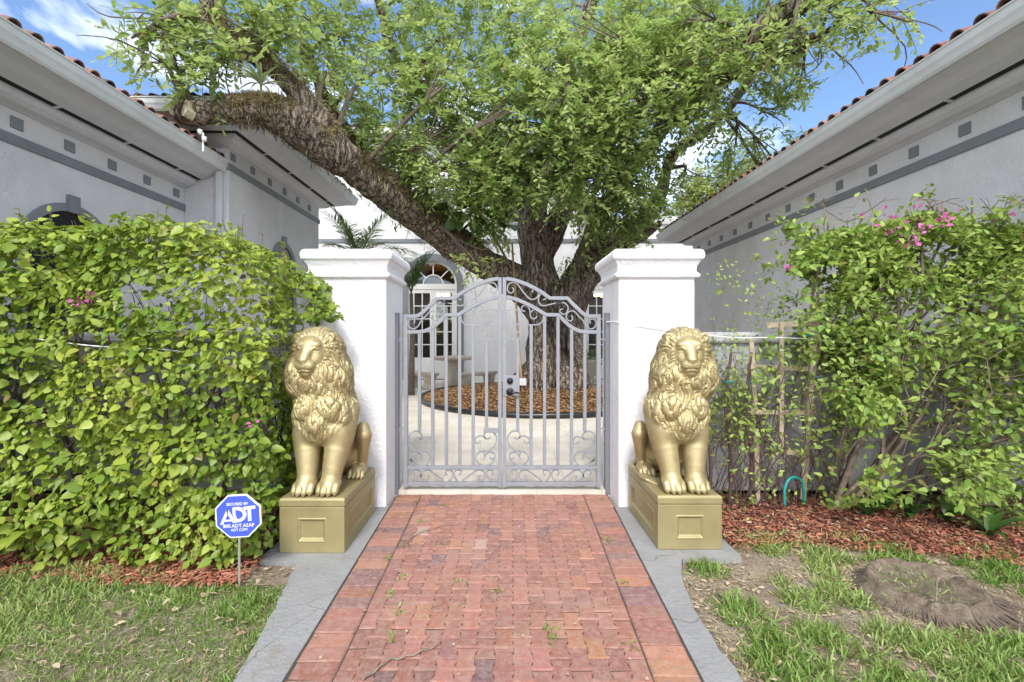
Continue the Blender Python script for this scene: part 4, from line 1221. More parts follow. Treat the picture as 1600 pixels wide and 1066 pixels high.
# broad strap leaves at the foot of the hedge
pl = empty('broad_leaf_plant', tuple(P(60, 850, 2.95)), label='low plant with broad strap leaves poking out under the hedge at far left', cat='plant')
c0 = P(60, 850, 2.95)
def blade_plant(parent, specs, m, w=.07, name='leaf', seg=8):
    for (L_, az, lean, wd) in specs:
        mb = MB(); vs = []; fs = []
        for k in range(seg+1):
            t_ = k/seg; ang = lean*t_*t_*1.2 + .25; r_ = L_*t_
            x = math.sin(az)*L_*(math.sin(lean)*t_**1.3); y = -math.cos(az)*L_*(math.sin(lean)*t_**1.3); z = L_*(t_*math.cos(lean*.6) - .55*math.sin(lean)*t_**2.4)
            ww = wd*math.sin(PI*min(1, .12 + t_*.88))**.8; sx, sy = math.cos(az), math.sin(az)
            vs += [(x - sx*ww, y - sy*ww, z + .25*ww), (x, y, z), (x + sx*ww, y + sy*ww, z + .25*ww)]
        fs = [(3*k+j, 3*k+j+1, 3*k+4+j, 3*k+3+j) for k in range(seg) for j in (0, 1)]
        mb.cur = (random.random(), 0, 0); mb.add(vs, fs); mb.build(name, m, parent, True, fix=False)
blade_plant(pl, [(.50, -.9, 1.0, .035), (.55, -.3, .9, .04), (.50, .5, 1.1, .04), (.60, 1.0, 1.0, .045), (.45, 1.5, 1.2, .035), (.42, -1.5, 1.1, .035), (.38, .1, 1.2, .035)], M_leafy)

# ------------------------------------------------------------------ right bush
bo = np.array((2.95, 4.0, 0.0))
bu = empty('bougainvillea_bush', tuple(bo), label='tall open bush with pink flowers and bare stems at the right edge', cat='bush')
tw = Twigs(12); R_ = random.Random(9)
def stemto(px, py, d, r, depth=2, x0=None, wig=.16):
    tgt = P(px, py, d); b = Vector((x0 if x0 is not None else 2.95 + R_.uniform(-.12, .18), 4.0 + R_.uniform(-.10, .10), -.02))
    mid = b.lerp(tgt, .45) + Vector((R_.uniform(-.26, .26), R_.uniform(-.12, .12), R_.uniform(-.05, .2))); 
    pts = catmull([b, b.lerp(mid, .5) + Vector((R_.uniform(-.12, .12), 0, .03)), mid, mid.lerp(tgt, .5) + Vector((R_.uniform(-.12, .12), 0, .03)), tgt], 4)
    tw.mb.tube(pts, [r*(1 - .6*i/len(pts)) for i in range(len(pts))], 7, caps=False)
    dd = (tgt - mid).normalized()
    for k in range(3):
        tw.grow(pts[-1 - k*4], dd + Vector((R_.gauss(0, .5), R_.gauss(0, .5), R_.gauss(0, .4))), .42, r*.42, depth, .3, .05, (2, 3), .68, 5, .75)
for a in ((1275, 440, 3.9, .018), (1330, 420, 3.9, .022), (1290, 380, 4.0, .018), (1400, 420, 3.8, .026), (1370, 370, 4.0, .022), (1440, 400, 3.9, .024), (1480, 360, 4.0, .022),
          (1540, 400, 3.8, .024), (1520, 350, 4.1, .02), (1600, 370, 3.9, .022), (1640, 420, 3.7, .022), (1450, 470, 3.8, .02), (1560, 480, 3.7, .02), (1310, 500, 3.9, .016), (1680, 360, 4.0, .02), (1750, 400, 4.0, .02)):
    stemto(*a)
for a in ((3.1, 1380, 640, 3.7), (3.6, 1520, 560, 3.6), (3.3, 1480, 740, 3.5), (3.5, 1620, 740, 3.4), (3.0, 1340, 560, 3.8), (3.8, 1640, 660, 3.5), (3.35, 1560, 600, 3.5), (3.3, 1600, 680, 3.4), (3.4, 1500, 640, 3.6), (3.7, 1650, 560, 3.6), (3.2, 1450, 700, 3.6), (3.9, 1600, 620, 3.7)):
    stemto(a[1], a[2], a[3], .013, 3, a[0])
tw.mb.v = [(a - bo[0], b - bo[1], min(max(c, -.03), 1.5 + 214*b/F) - bo[2]) for a, b, c in tw.mb.v]
tw.mb.build('stems', M_stem, bu, True, fix=False)
tips = [(np.array(tuple(p)), np.array(tuple(d))) for p, d in tw.tips]
def in_dense(p):
    px = 787 + p[0]*F/p[1]; py = 524 - (p[2]-1.5)*F/p[1]
    if py < 470: return .80
    if px < 1400 and py < 660: return .42
    if py < 560: return .32
    if py > 710 and px > 1320: return .35
    return .10
lp = []; ld = []
for p, d in tips:
    if rng.random() > in_dense(p)*1.15: continue
    for k in range(rng.integers(2, 5)):
        lp.append(p + rng.normal(size=3)*.035); ld.append(d*.5 + rng.normal(size=3)*.8 + np.array((0, -.1, -.1)))
# extra leafy shell along the top and the clipped front face
for _ in range(12500):
    px = rng.uniform(1235, 1820); tp = 345 + 60*np.exp(-((px-1235)/50)**2) - 12*np.sin(px/37); py = tp + abs(rng.normal())*62
    d_ = rng.uniform(3.7, 4.35)
    if np.sin(px*.031)*np.sin(py*.045 + px*.01) > .1 and py > tp + 40: continue
    lp.append(np.array(tuple(P(px, py, d_)))); ld.append(rng.normal(size=3) + np.array((0, -.5, .1)))
for (cx, cy, sx, sy, n_) in ((1330, 590, 38, 28, 200), (1350, 520, 60, 30, 200), (1450, 560, 80, 30, 110), (1560, 600, 50, 40, 100), (1480, 690, 90, 40, 70), (1330, 680, 40, 50, 60), (1560, 545, 50, 18, 90), (1560, 650, 40, 16, 60), (1400, 620, 30, 25, 60), (1290, 480, 25, 40, 120), (1420, 520, 60, 20, 60),
                             (1440, 782, 80, 10, 110), (1560, 765, 50, 22, 110), (1350, 782, 40, 8, 60), (1300, 700, 25, 30, 40), (1580, 700, 30, 18, 50)):
    for _ in range(n_): lp.append(np.array(tuple(P(rng.normal(cx, sx), min(rng.normal(cy, sy), 790), rng.uniform(3.55, 3.95))))); ld.append(rng.normal(size=3) + np.array((0, -.4, -.1)))
lp = np.array(lp); ld = np.array(ld); k_ = (524 - (lp[:, 2]-1.5)*F/lp[:, 1]) > 318 + 18*np.sin(lp[:, 0]*9) + 12*np.sin(lp[:, 0]*23) + rng.exponential(6, len(lp)); lp, ld = lp[k_], ld[k_]
leaf_cloud('foliage', lp - bo, ld, unit(rng.normal(size=lp.shape)*.5 + np.array((0, -.55, .8))), rng.uniform(.035, .068, len(lp)), M_leafr, parent=bu, width=rng.uniform(.65, .9, len(lp)))
bracts('flower_cluster', [P(1430, 365, 3.7), P(1420, 372, 3.68), P(1400, 350, 3.7), P(1462, 342, 3.7), P(1450, 344, 3.7), P(1472, 340, 3.7)], bu, bo, .035, 9, .045)
bracts('flower_cluster', [P(1390, 332, 3.75), P(1378, 356, 3.75), P(1235, 412, 3.8), P(1574, 333, 3.7), P(1545, 345, 3.8), P(1410, 385, 3.7), P(1525, 540, 3.5), P(1345, 340, 3.8), P(1433, 318, 3.9)], bu, bo, .018, 5, .04)
# shade plants below the bush
for (px, py, d_, s_, wh) in ((1355, 770, 3.75, .30, 'nearest the trunk of the bush'), (1420, 765, 3.7, .33, 'second from the trunk'), (1480, 760, 3.65, .3, 'in the middle of the row'), (1385, 735, 3.9, .3, 'tucked behind the others'), (1545, 760, 3.4, .3, 'at the right edge')):
    c = P(px, py, d_); c.z = 0
    e = empty('shade_plant', tuple(c), label='dark green broad-leaved plant under the pink-flowered bush, ' + wh, cat='plant', group='dark green plants under the bush')
    for k in range(9):
        az = rng.uniform(0, 6.28); blade_plant(e, [(s_*rng.uniform(.7, 1.2), az, rng.uniform(.5, 1.2), .028)], M_deep)

# ------------------------------------------------------------------ trellis and the thin vine on it
M_wood = stucco('weathered_wood', (.47, .38, .28), .09, .3, 30, .85)
tr = empty('trellis', (2.45, 4.05, 0), label='weathered wooden trellis leaning in the vine right of the golden lion', cat='trellis')
def slat(a, b, da, db=None, w=.04, nm='slat'):
    pa = P(1080 + a[0]/2.05, 300 + a[1]/2.05, da); pb = P(1080 + b[0]/2.05, 300 + b[1]/2.05, db or da)
    mb = MB(); o = Vector((2.45, 4.05, 0)); mb.bar(pa - o, pb - o, w, .018); mb.build(nm, M_wood, tr, bevel=.002, seg=1)
slat((400, 412), (357, 985), 4.00, 4.00, .050, 'post'); slat((290, 418), (288, 838), 4.00, 4.00, .036); slat((192, 470), (205, 700), 4.03); slat((208, 760), (212, 1000), 3.98, None, .042, 'post')
slat((240, 428), (408, 420), 4.022, None, .046); slat((188, 560), (400, 568), 4.022); slat((190, 705), (398, 707), 4.022); slat((282, 832), (368, 838), 4.022)
vb = np.array((2.2, 4.0, 0))
vn = empty('climbing_vine', tuple(vb), label='thin sparse vine with small yellow-green leaves climbing over the trellis', cat='vine')
tv = Twigs(5); R_ = random.Random(31)
for i in range(58):
    x = R_.uniform(1.74, 2.75); tv.grow((x, R_.uniform(3.86, 4.12), 0), (R_.uniform(-.45, .45), R_.uniform(-.08, .08), 1), R_.uniform(.6, 1.0), R_.choice((.003, .004, .006)), 2, .5, .10, (1, 3), .66, 4, .8)
for x in (1.80, 1.98, 2.16): tv.mb.tube(catmull([(x, 4.0, 0), (x+.02, 4.0, .4), (x-.02, 4.02, .85), (x+.03, 4.02, 1.35)], 5), [.017 - .0004*k for k in range(16)], 6)
tv.mb.v = [(max(a, 1.69 + .02*math.sin(c*9)) - vb[0], min(b, 4.28) - vb[1], c) for a, b, c in tv.mb.v]
tv.mb.build('stems', M_vine, vn, True, fix=False)
sel = [(p, d) for p, d in tv.tips if R_.random() < .62]
lp = np.array([tuple(p) for p, d in sel] + [tuple(P(rng.normal(cx, sx), rng.normal(cy, sy), rng.uniform(3.85, 4.2))) for cx, cy, sx, sy, n_ in ((1150, 535, 10, 18, 26), (1130, 640, 12, 16, 20), (1140, 440, 22, 16, 60), (1190, 470, 26, 20, 70), (1215, 500, 26, 14, 30), (1180, 780, 40, 8, 70), (1150, 600, 15, 30, 25), (1270, 760, 14, 14, 60)) for _ in range(n_)])
lp[:, 1] = np.minimum(lp[:, 1], 4.26); lp = lp[lp[:, 0] > 1.70]
leaf_cloud('foliage', lp - vb, rng.normal(size=lp.shape), unit(rng.normal(size=lp.shape)*.6 + np.array((0, -.5, .8))), rng.uniform(.024, .048, len(lp)), M_leafr, parent=vn, tint=rng.uniform(.4, 1, len(lp)), width=rng.uniform(.6, .9, len(lp)))

# ------------------------------------------------------------------ grass, mulch chips, dead leaves
LX0 = np.array
def inside_strip(x, y, sgn):
    if sgn < 0:
        xo = np.interp(y, [.3, 1.2, 1.9, 2.2, 2.6, 2.88, 3.0, 3.03, 3.06], [-1.13, -1.14, -1.17, -1.20, -1.28, -1.335, -1.36, -1.50, -1.66]); return x > xo + .01
    xo = np.interp(y, [.3, 1.2, 2.0, 2.5, 2.8, 3.02, 3.06, 3.09], [1.05, 1.03, 1.035, 1.045, 1.10, 1.18, 1.45, 1.63]); return x < xo - .01
def vnoise(x, y, s, seed):
    p = np.stack([x, y, np.zeros_like(x)], 1); return lownoise(p, s, seed) + .6*lownoise(p, s*2.7, seed+1) + .3*lownoise(p, s*6, seed+2)
bl_x = np.array([a for a, b in bed_l]); bl_y = np.array([b for a, b in bed_l]); br_x = np.array([a for a, b in bed_r]); br_y = np.array([b for a, b in bed_r])
def grass(name, x0, x1, y0, y1, N, thr, sgn, seed, bx, by, short):
    r = np.random.default_rng(seed); x = r.uniform(x0, x1, N); y = y0 + (y1-y0)*r.random(N)**1.25
    # tufts: snap blades towards tuft centres
    tx = r.uniform(x0, x1, N//9); ty = r.uniform(y0, y1, N//9); ti = r.integers(0, N//9, N)
    x = tx[ti] + r.normal(size=N)*.028; y = ty[ti] + r.normal(size=N)*.028
    dn = vnoise(x, y, 2.6 if sgn < 0 else 10.0, 40 + seed)
    lim = np.interp(x, bx, by) + (.0 if sgn < 0 else .12) + .06*dn
    if sgn > 0:
        pc = np.stack([r.uniform(x0, x1, 210), r.uniform(y0, y1, 210)], 1); pr = r.uniform(.04, .17, 210)*np.where(pc[:, 1] < 2.1, 1.25, 1)
        dn = ((pr[None]*(.55 + .6*r.random((N, 1))) - np.hypot(x[:, None]-pc[None, :, 0], (y[:, None]-pc[None, :, 1]))).max(1) > 0)*1.0
    k = (dn > thr) & (y < lim) & ~inside_strip(x, y, sgn) & ((x-2.46)**2/.40**2 + (y-2.68)**2/.36**2 > 1)
    x = x[k]; y = y[k]; n = len(x); z = np.array([soil_h(a, b) for a, b in zip(x, y)])
    d = r.normal(size=(n, 3))*np.array((.75, .75, .25)) + np.array((0, 0, .75)); d[:, 2] = np.abs(d[:, 2]) + .12
    size = r.uniform(.03, .075, n)*short*(1 + .35*np.clip(dn[k], -1, 1))
    nr = np.cross(d, r.normal(size=(n, 3)))
    return leaf_cloud(name, np.stack([x, y, z-.003], 1), d, unit(nr), size, M_grass, LEAF_LONG*np.array((.75, 1, 1)), tint=np.clip(r.random(n)*.75 + .2*vnoise(x, y, 2, 90), 0, 1), rg=r,
                      label=None, kind='stuff')
grass('grass', -5.6, -1.1, .5, 3.2, 105000, -3, -1, 1, bl_x, bl_y, 1.0)
grass('grass', 1.0, 5.6, .5, 3.5, 120000, .12, 1, 2, br_x, br_y, .95)
def chips(name, N, fx, m, size, seed, tpl=LEAF_LONG, kind='stuff', flat=.35, w=(1.2, 2.6)):
    r = np.random.default_rng(seed); P3 = fx(r, N); n = len(P3)
    a = r.uniform(0, 6.28, n); d = np.stack([np.cos(a), np.sin(a), r.normal(size=n)*flat*.6], 1)
    return leaf_cloud(name, P3, d, unit(np.stack([r.normal(size=n)*flat, r.normal(size=n)*flat, np.ones(n)], 1)), r.uniform(*size, n), m, tpl, rg=r, kind=kind, width=r.uniform(*w, n))
def fl(r, N):
    x = r.uniform(-5.4, -1.6, N); y = np.interp(x, bl_x, bl_y) - .07 + abs(r.normal(size=N))*.28; k = ~inside_strip(x, y, -1) & (y < 4.2); return np.stack([x, y, r.uniform(.004, .03, N)], 1)[k]
def fr(r, N):
    x = r.uniform(1.55, 5.2, N); y = np.interp(x, br_x, br_y) + r.uniform(-.10, .95, N); k = ~inside_strip(x, y, 1) & (y < 4.28); return np.stack([x, y, r.uniform(.004, .03, N)], 1)[k]
chips('mulch_chips', 9000, fl, M_chip, (.02, .06), 1)
chips('mulch_chips', 12000, fr, M_chip, (.02, .06), 2)
def litter_r(r, N):
    x = r.uniform(1.05, 5.0, N); y = r.uniform(.9, 4.1, N); k = ~inside_strip(x, y, 1); x, y = x[k], y[k]
    return np.stack([x, y, np.where(y > np.interp(x, br_x, br_y), .028, np.array([soil_h(a, b) for a, b in zip(x, y)]) + r.uniform(.004, .03, len(x)))], 1)
def litter_l(r, N):
    x = r.uniform(-4.5, -1.15, N); y = r.uniform(.9, 3.05, N); k = ~inside_strip(x, y, -1); x, y = x[k], y[k]
    return np.stack([x, y, np.array([soil_h(a, b) for a, b in zip(x, y)]) + r.uniform(.01, .035, len(x))], 1)
def thatch(r, N):
    x = r.uniform(1.05, 5.0, N); y = r.uniform(.9, 3.6, N); k = ~inside_strip(x, y, 1) & (y < np.interp(x, br_x, br_y) + .1) & (lownoise(np.stack([x, y, 0*x], 1), 5, 61) > -.9); x, y = x[k], y[k]
    return np.stack([x, y, np.array([soil_h(a, b) for a, b in zip(x, y)]) + r.uniform(.002, .014, len(x))], 1)
def thatch_l(r, N):
    x = r.uniform(-4.5, -1.15, N); y = r.uniform(.9, 3.0, N); k = ~inside_strip(x, y, -1); x, y = x[k], y[k]
    return np.stack([x, y, np.array([soil_h(a, b) for a, b in zip(x, y)]) + r.uniform(.002, .03, len(x))], 1)
M_thatch = leafmat('dry_grass', (.36, .29, .17), (.58, .50, .33), .1, .8)
chips('dry_grass', 30000, thatch, M_thatch, (.02, .06), 13, LEAF_LONG, w=(.4, .9))
chips('dry_grass', 8000, thatch_l, M_thatch, (.02, .05), 14, LEAF_LONG, w=(.4, .9))
chips('dead_leaves', 4200, litter_r, M_dry, (.018, .046), 3, LEAF_OAK, w=(.5, 1.3))
chips('dead_leaves', 420, litter_l, M_dry, (.025, .055), 4, LEAF_OAK, w=(.7, 1.4))
# weeds in the joints of the path
r = np.random.default_rng(8); wp = []
for (px, py) in ((630, 905), (640, 850), (655, 815), (625, 955), (690, 850), (860, 985), (862, 1000), (975, 910), (985, 1010), (950, 845), (720, 910), (610, 870), (940, 780), (612, 1000), (780, 925), (985, 790), (650, 785), (610, 930), (690, 790)):
    d_ = 1.5*F/(py-524); c = P(px, py, d_); 
    for _ in range(14): wp.append((c.x + r.normal()*.018, c.y + r.normal()*.02, .0))
wp = np.array(wp); leaf_cloud('joint_weeds', wp, r.normal(size=wp.shape)*.8 + np.array((0, 0, .6)), unit(r.normal(size=wp.shape) + np.array((0, 0, 1))), r.uniform(.012, .03, len(wp)), M_grass, LEAF_OAK, kind='stuff', tint=r.random(len(wp))*.5)
def lit_p(r, N):
    y = r.uniform(1.6, 4.28, N); u = r.random(N); return np.stack([path_x(u, y), y, np.full(N, .006)], 1)
chips('path_litter', 150, lit_p, M_dry, (.008, .022), 6, LEAF_OAK, flat=.15)
# ------------------------------------------------------------------ the big tree in the courtyard
TO = np.array((.98, 11.0, 0.0))
tree = empty('oak_tree', tuple(TO), label='huge old tree with mossy leaning limb and broad leafy crown, standing in the round bed', cat='tree')
CH = {
 'main': [(862,625,11.0,150), (860,600,11.0,130), (858,560,11,112), (856,510,11,104), (850,465,11,100), (840,415,11,78), (833,360,11,72), (835,300,11,62), (852,225,10.9,50), (872,145,10.8,42), (905,60,10.6,32), (945,-60,10.3,22)],
 'left': [(858,500,11,90), (815,448,10.7,86), (760,412,10.2,80), (700,374,9.6,78), (640,330,8.9,80), (580,284,8.2,84), (520,238,7.6,88), (470,200,7.15,88), (425,176,6.85,70), (385,172,6.7,58), (345,178,6.6,54), (300,178,6.55,56), (287,178,6.55,54)],
 'mossy': [(560,262,7.9,56), (500,190,7.3,52), (455,132,7.0,50), (418,104,6.9,46), (378,78,6.8,42), (347,42,6.7,36), (322,-10,6.6,30), (300,-80,6.5,24)],
 'behind': [(790,440,10.8,46), (720,385,10.4,44), (655,325,10.0,42), (600,275,9.6,38), (545,215,9.2,34), (505,150,8.8,28), (470,60,8.4,20)],
 'right': [(878,500,11,100), (905,440,11,84), (940,400,10.9,66), (985,362,10.7,50), (1020,325,10.4,42), (1037,285,10.2,36), (1046,255,10.1,34), (1066,228,10,31), (1092,212,9.8,28), (1130,180,9.6,22), (1175,120,9.4,16)],
 'rfront': [(895,590,10.75,34), (903,500,10.7,30), (912,450,10.6,28), (936,408,10.5,26), (985,384,10.3,18), (1030,350,10.1,10)],
 'uright': [(905,430,11,64), (945,330,10.5,50), (1025,215,9.7,44), (1110,125,8.8,46), (1185,55,8.1,52), (1255,0,7.5,56), (1330,-60,7.0,50)],
 'upleft': [(842,345,11,46), (765,255,10.5,42), (690,175,9.9,36), (632,112,9.5,34), (603,52,9.2,32), (586,-20,9.0,26)],
 'mid': [(848,395,11,60), (895,300,10.9,52), (945,222,10.8,42), (958,175,10.7,38), (955,100,10.6,30), (985,0,10.3,22)],
 'front': [(846,612,10.15,66), (846,560,10.2,52), (844,500,10.25,50), (840,440,10.4,52), (836,380,10.6,54), (834,320,10.8,50)],
 'side': [(905,600,10.4,60), (900,540,10.5,44), (895,470,10.6,44), (900,420,10.8,40)],
 'topr': [(1110,125,8.8,34), (1210,95,8.2,26), (1300,45,7.6,16)],
}
hT = .05
fT = Field((-5.4, 6.2, -.05), (6.4, 12.2, 9.2), hT)
CHW = {}
for nm, ch in CH.items():
    pts = [P(a, b, d) for a, b, d, w in ch]; rs = [w*d/F/2*(.60 if nm in ('left', 'mossy', 'behind') else .58) for a, b, d, w in ch]
    fine = catmull([(*p,) for p in pts], 3); rf = catmull([(r_, 0, 0) for r_ in rs], 3)
    CHW[nm] = (fine, [v.x for v in rf])
    for i in range(len(fine)-1): fT.cone(tuple(fine[i]), tuple(fine[i+1]), max(rf[i].x, .03), max(rf[i+1].x, .03), .03)
for a, rr_ in ((200, .55), (250, .5), (290, .55), (330, .5), (20, .45), (160, .45)):     # root flare
    c = P(862, 600, 11.0); v = Vector((math.cos(R(a)), math.sin(R(a)), 0)); fT.cone(tuple(c + v*.55 + Vector((0, 0, .25))), tuple(c + v*1.35 + Vector((0, 0, -.30))), .24, .08, .12)
me = fT.mesh('trunk'); n = len(me.vertices); V = np.empty(n*3, np.float32); me.vertices.foreach_get('co', V); V = V.reshape(-1, 3)
N_ = np.empty(n*3, np.float32); me.vertices.foreach_get('normal', N_); N_ = N_.reshape(-1, 3)
dsp = .035*lownoise(V, 3.2, 1) + .022*lownoise(V, 9, 2) + .012*np.abs(lownoise(V*np.array((2.2, 2.2, .6)), 18, 3))
V = V + N_*dsp[:, None] - TO
me.vertices.foreach_set('co', V.astype(np.float32).ravel()); me.update()
M_bark = mat('furrowed_bark', (.16, .125, .09), .95, 0, .2); t = NT(M_bark)
w1 = t.noise(7, 8, .75, dist=.6, stretch=(2.4, 2.4, .55)); w2 = t.noise(26, 6, .75, stretch=(1.6, 1.6, .7))
v1 = t.n('ShaderNodeTexVoronoi', {'Vector': t.n('ShaderNodeMapping', {'Vector': t.mix(t.tc.outputs['Object'], t.n('ShaderNodeTexNoise', {'Vector': t.tc.outputs['Object'], 'Scale': 3.5, 'Detail': 4}).outputs['Color'], .22), 'Scale': (11, 11, 3.2)}).outputs[0], 'Scale': 1.0}, feature='DISTANCE_TO_EDGE')
c_ = t.mix((.36, .30, .24), (.07, .05, .036), t.ramp(w1, [(.40, (0,0,0)), (.56, (1,1,1))]))
c_ = t.mix(c_, (.44, .39, .33), t.ramp(w2, [(.52, (0,0,0)), (.70, (.75,.75,.75))]))
c_ = t.mix((.028, .020, .014), c_, t.ramp(v1.outputs['Distance'], [(.0, (.35,.35,.35)), (.09, (1,1,1))]))
t.l(c_, t.b.inputs['Base Color'])
hh = t.mix(t.mix(w1, w2, .4), t.ramp(v1.outputs['Distance'], [(.0, (0,0,0)), (.14, (1,1,1))]), .6)
t.l(t.bump(hh, 1.0, .06), t.b.inputs['Normal'])
trunk = link('trunk', me, M_bark, tree, True)
# sawn end of the left limb
c = P(281, 172, 6.45); mb = MB(); K = 18
vs = [(c.x - .045 + .0*k, c.y, c.z) for k in (0,)]
for k in range(K):
    a = 2*PI*k/K; r_ = .20*(1 + .1*math.sin(3*a)); vs.append((c.x + .10*math.cos(a)*.55, c.y - .07 - .12*math.cos(a)*.3, c.z + r_*math.sin(a)*.95 + .02))
cut = MB(); cen = P(291, 170, 6.37)
nrmc = Vector((-.45, -.85, .15)).normalized(); uu = nrmc.cross(Vector((0, 0, 1))).normalized(); vv = uu.cross(nrmc)
pts = [cen + uu*math.cos(2*PI*k/K)*.070*(1+.12*math.sin(2*k)) + vv*math.sin(2*PI*k/K)*.125 for k in range(K)]
cut.add([p + nrmc*.02 - Vector(TO) for p in pts] + [p - nrmc*.10 - Vector(TO) for p in pts], [tuple(range(K)), tuple(range(K, 2*K))[::-1]] + [(k, (k+1) % K, K+(k+1) % K, K+k) for k in range(K)])
M_cut = mat('sawn_wood', (.42, .38, .27), .85); t = NT(M_cut); t.l(t.mix((.50, .46, .34), (.26, .24, .13), t.ramp(t.noise(7, 5, .7), [(.4, (0,0,0)), (.65, (1,1,1))])), t.b.inputs['Base Color'])
cut.build('sawn_end', M_cut, tree)
# moss and resurrection fern on the limbs
def moss(chain, t0, t1, N, r, up=.2, size=(.05, .11), below=-.05):
    fine, rf = CHW[chain]; m = len(fine) - 1; out = []; dd = []
    for _ in range(N):
        s = (t0 + (t1-t0)*r.random())*m; i = min(int(s), m-1); f_ = s - i
        c = np.array(fine[i].lerp(fine[i+1], f_)); tg = unit(np.array(fine[i+1] - fine[i])); rad = rf[i]*(1-f_) + rf[i+1]*f_
        a = r.normal(size=3); a -= tg*(a @ tg); a = unit(a)
        if a[2] < -below and r.random() > .12: a[2] = abs(a[2]) + .1; a = unit(a)
        out.append(c + a*(rad + .03 + .03*r.random())); dd.append(a*.5 + r.normal(size=3)*.5 + np.array((0, 0, -.65)))
    return np.array(out), np.array(dd)
r = np.random.default_rng(3)
ps = []; ds_ = []
for ch, a, b, N in (('left', .18, .80, 30000), ('left', .80, .95, 350), ('mossy', .05, .8, 6500), ('uright', .55, .95, 1600), ('behind', .3, .8, 700)):
    p, d = moss(ch, a, b, N, r); ps.append(p); ds_.append(d)
p = np.concatenate(ps); d = np.concatenate(ds_)
keep = lownoise(p, 4.5, 31) > -.75; p, d = p[keep], d[keep]
leaf_cloud('moss', p - TO, d, unit(r.normal(size=p.shape)), r.uniform(.035, .09, len(p)), M_moss, LEAF_LONG*np.array((.95, 1, 1)), parent=tree, tint=np.clip(.4 + .45*lownoise(p, 6, 33) + r.normal(size=len(p))*.2, 0, 1), rg=r)
leaf_cloud('hanging_moss', (p - TO)[::18] - np.array((0, 0, .05)), np.array((0, 0, -1.0)) + r.normal(size=p[::18].shape)*.2, unit(r.normal(size=p[::18].shape)), r.uniform(.06, .16, len(p[::18])), M_moss, LEAF_LONG, parent=tree, rg=r)

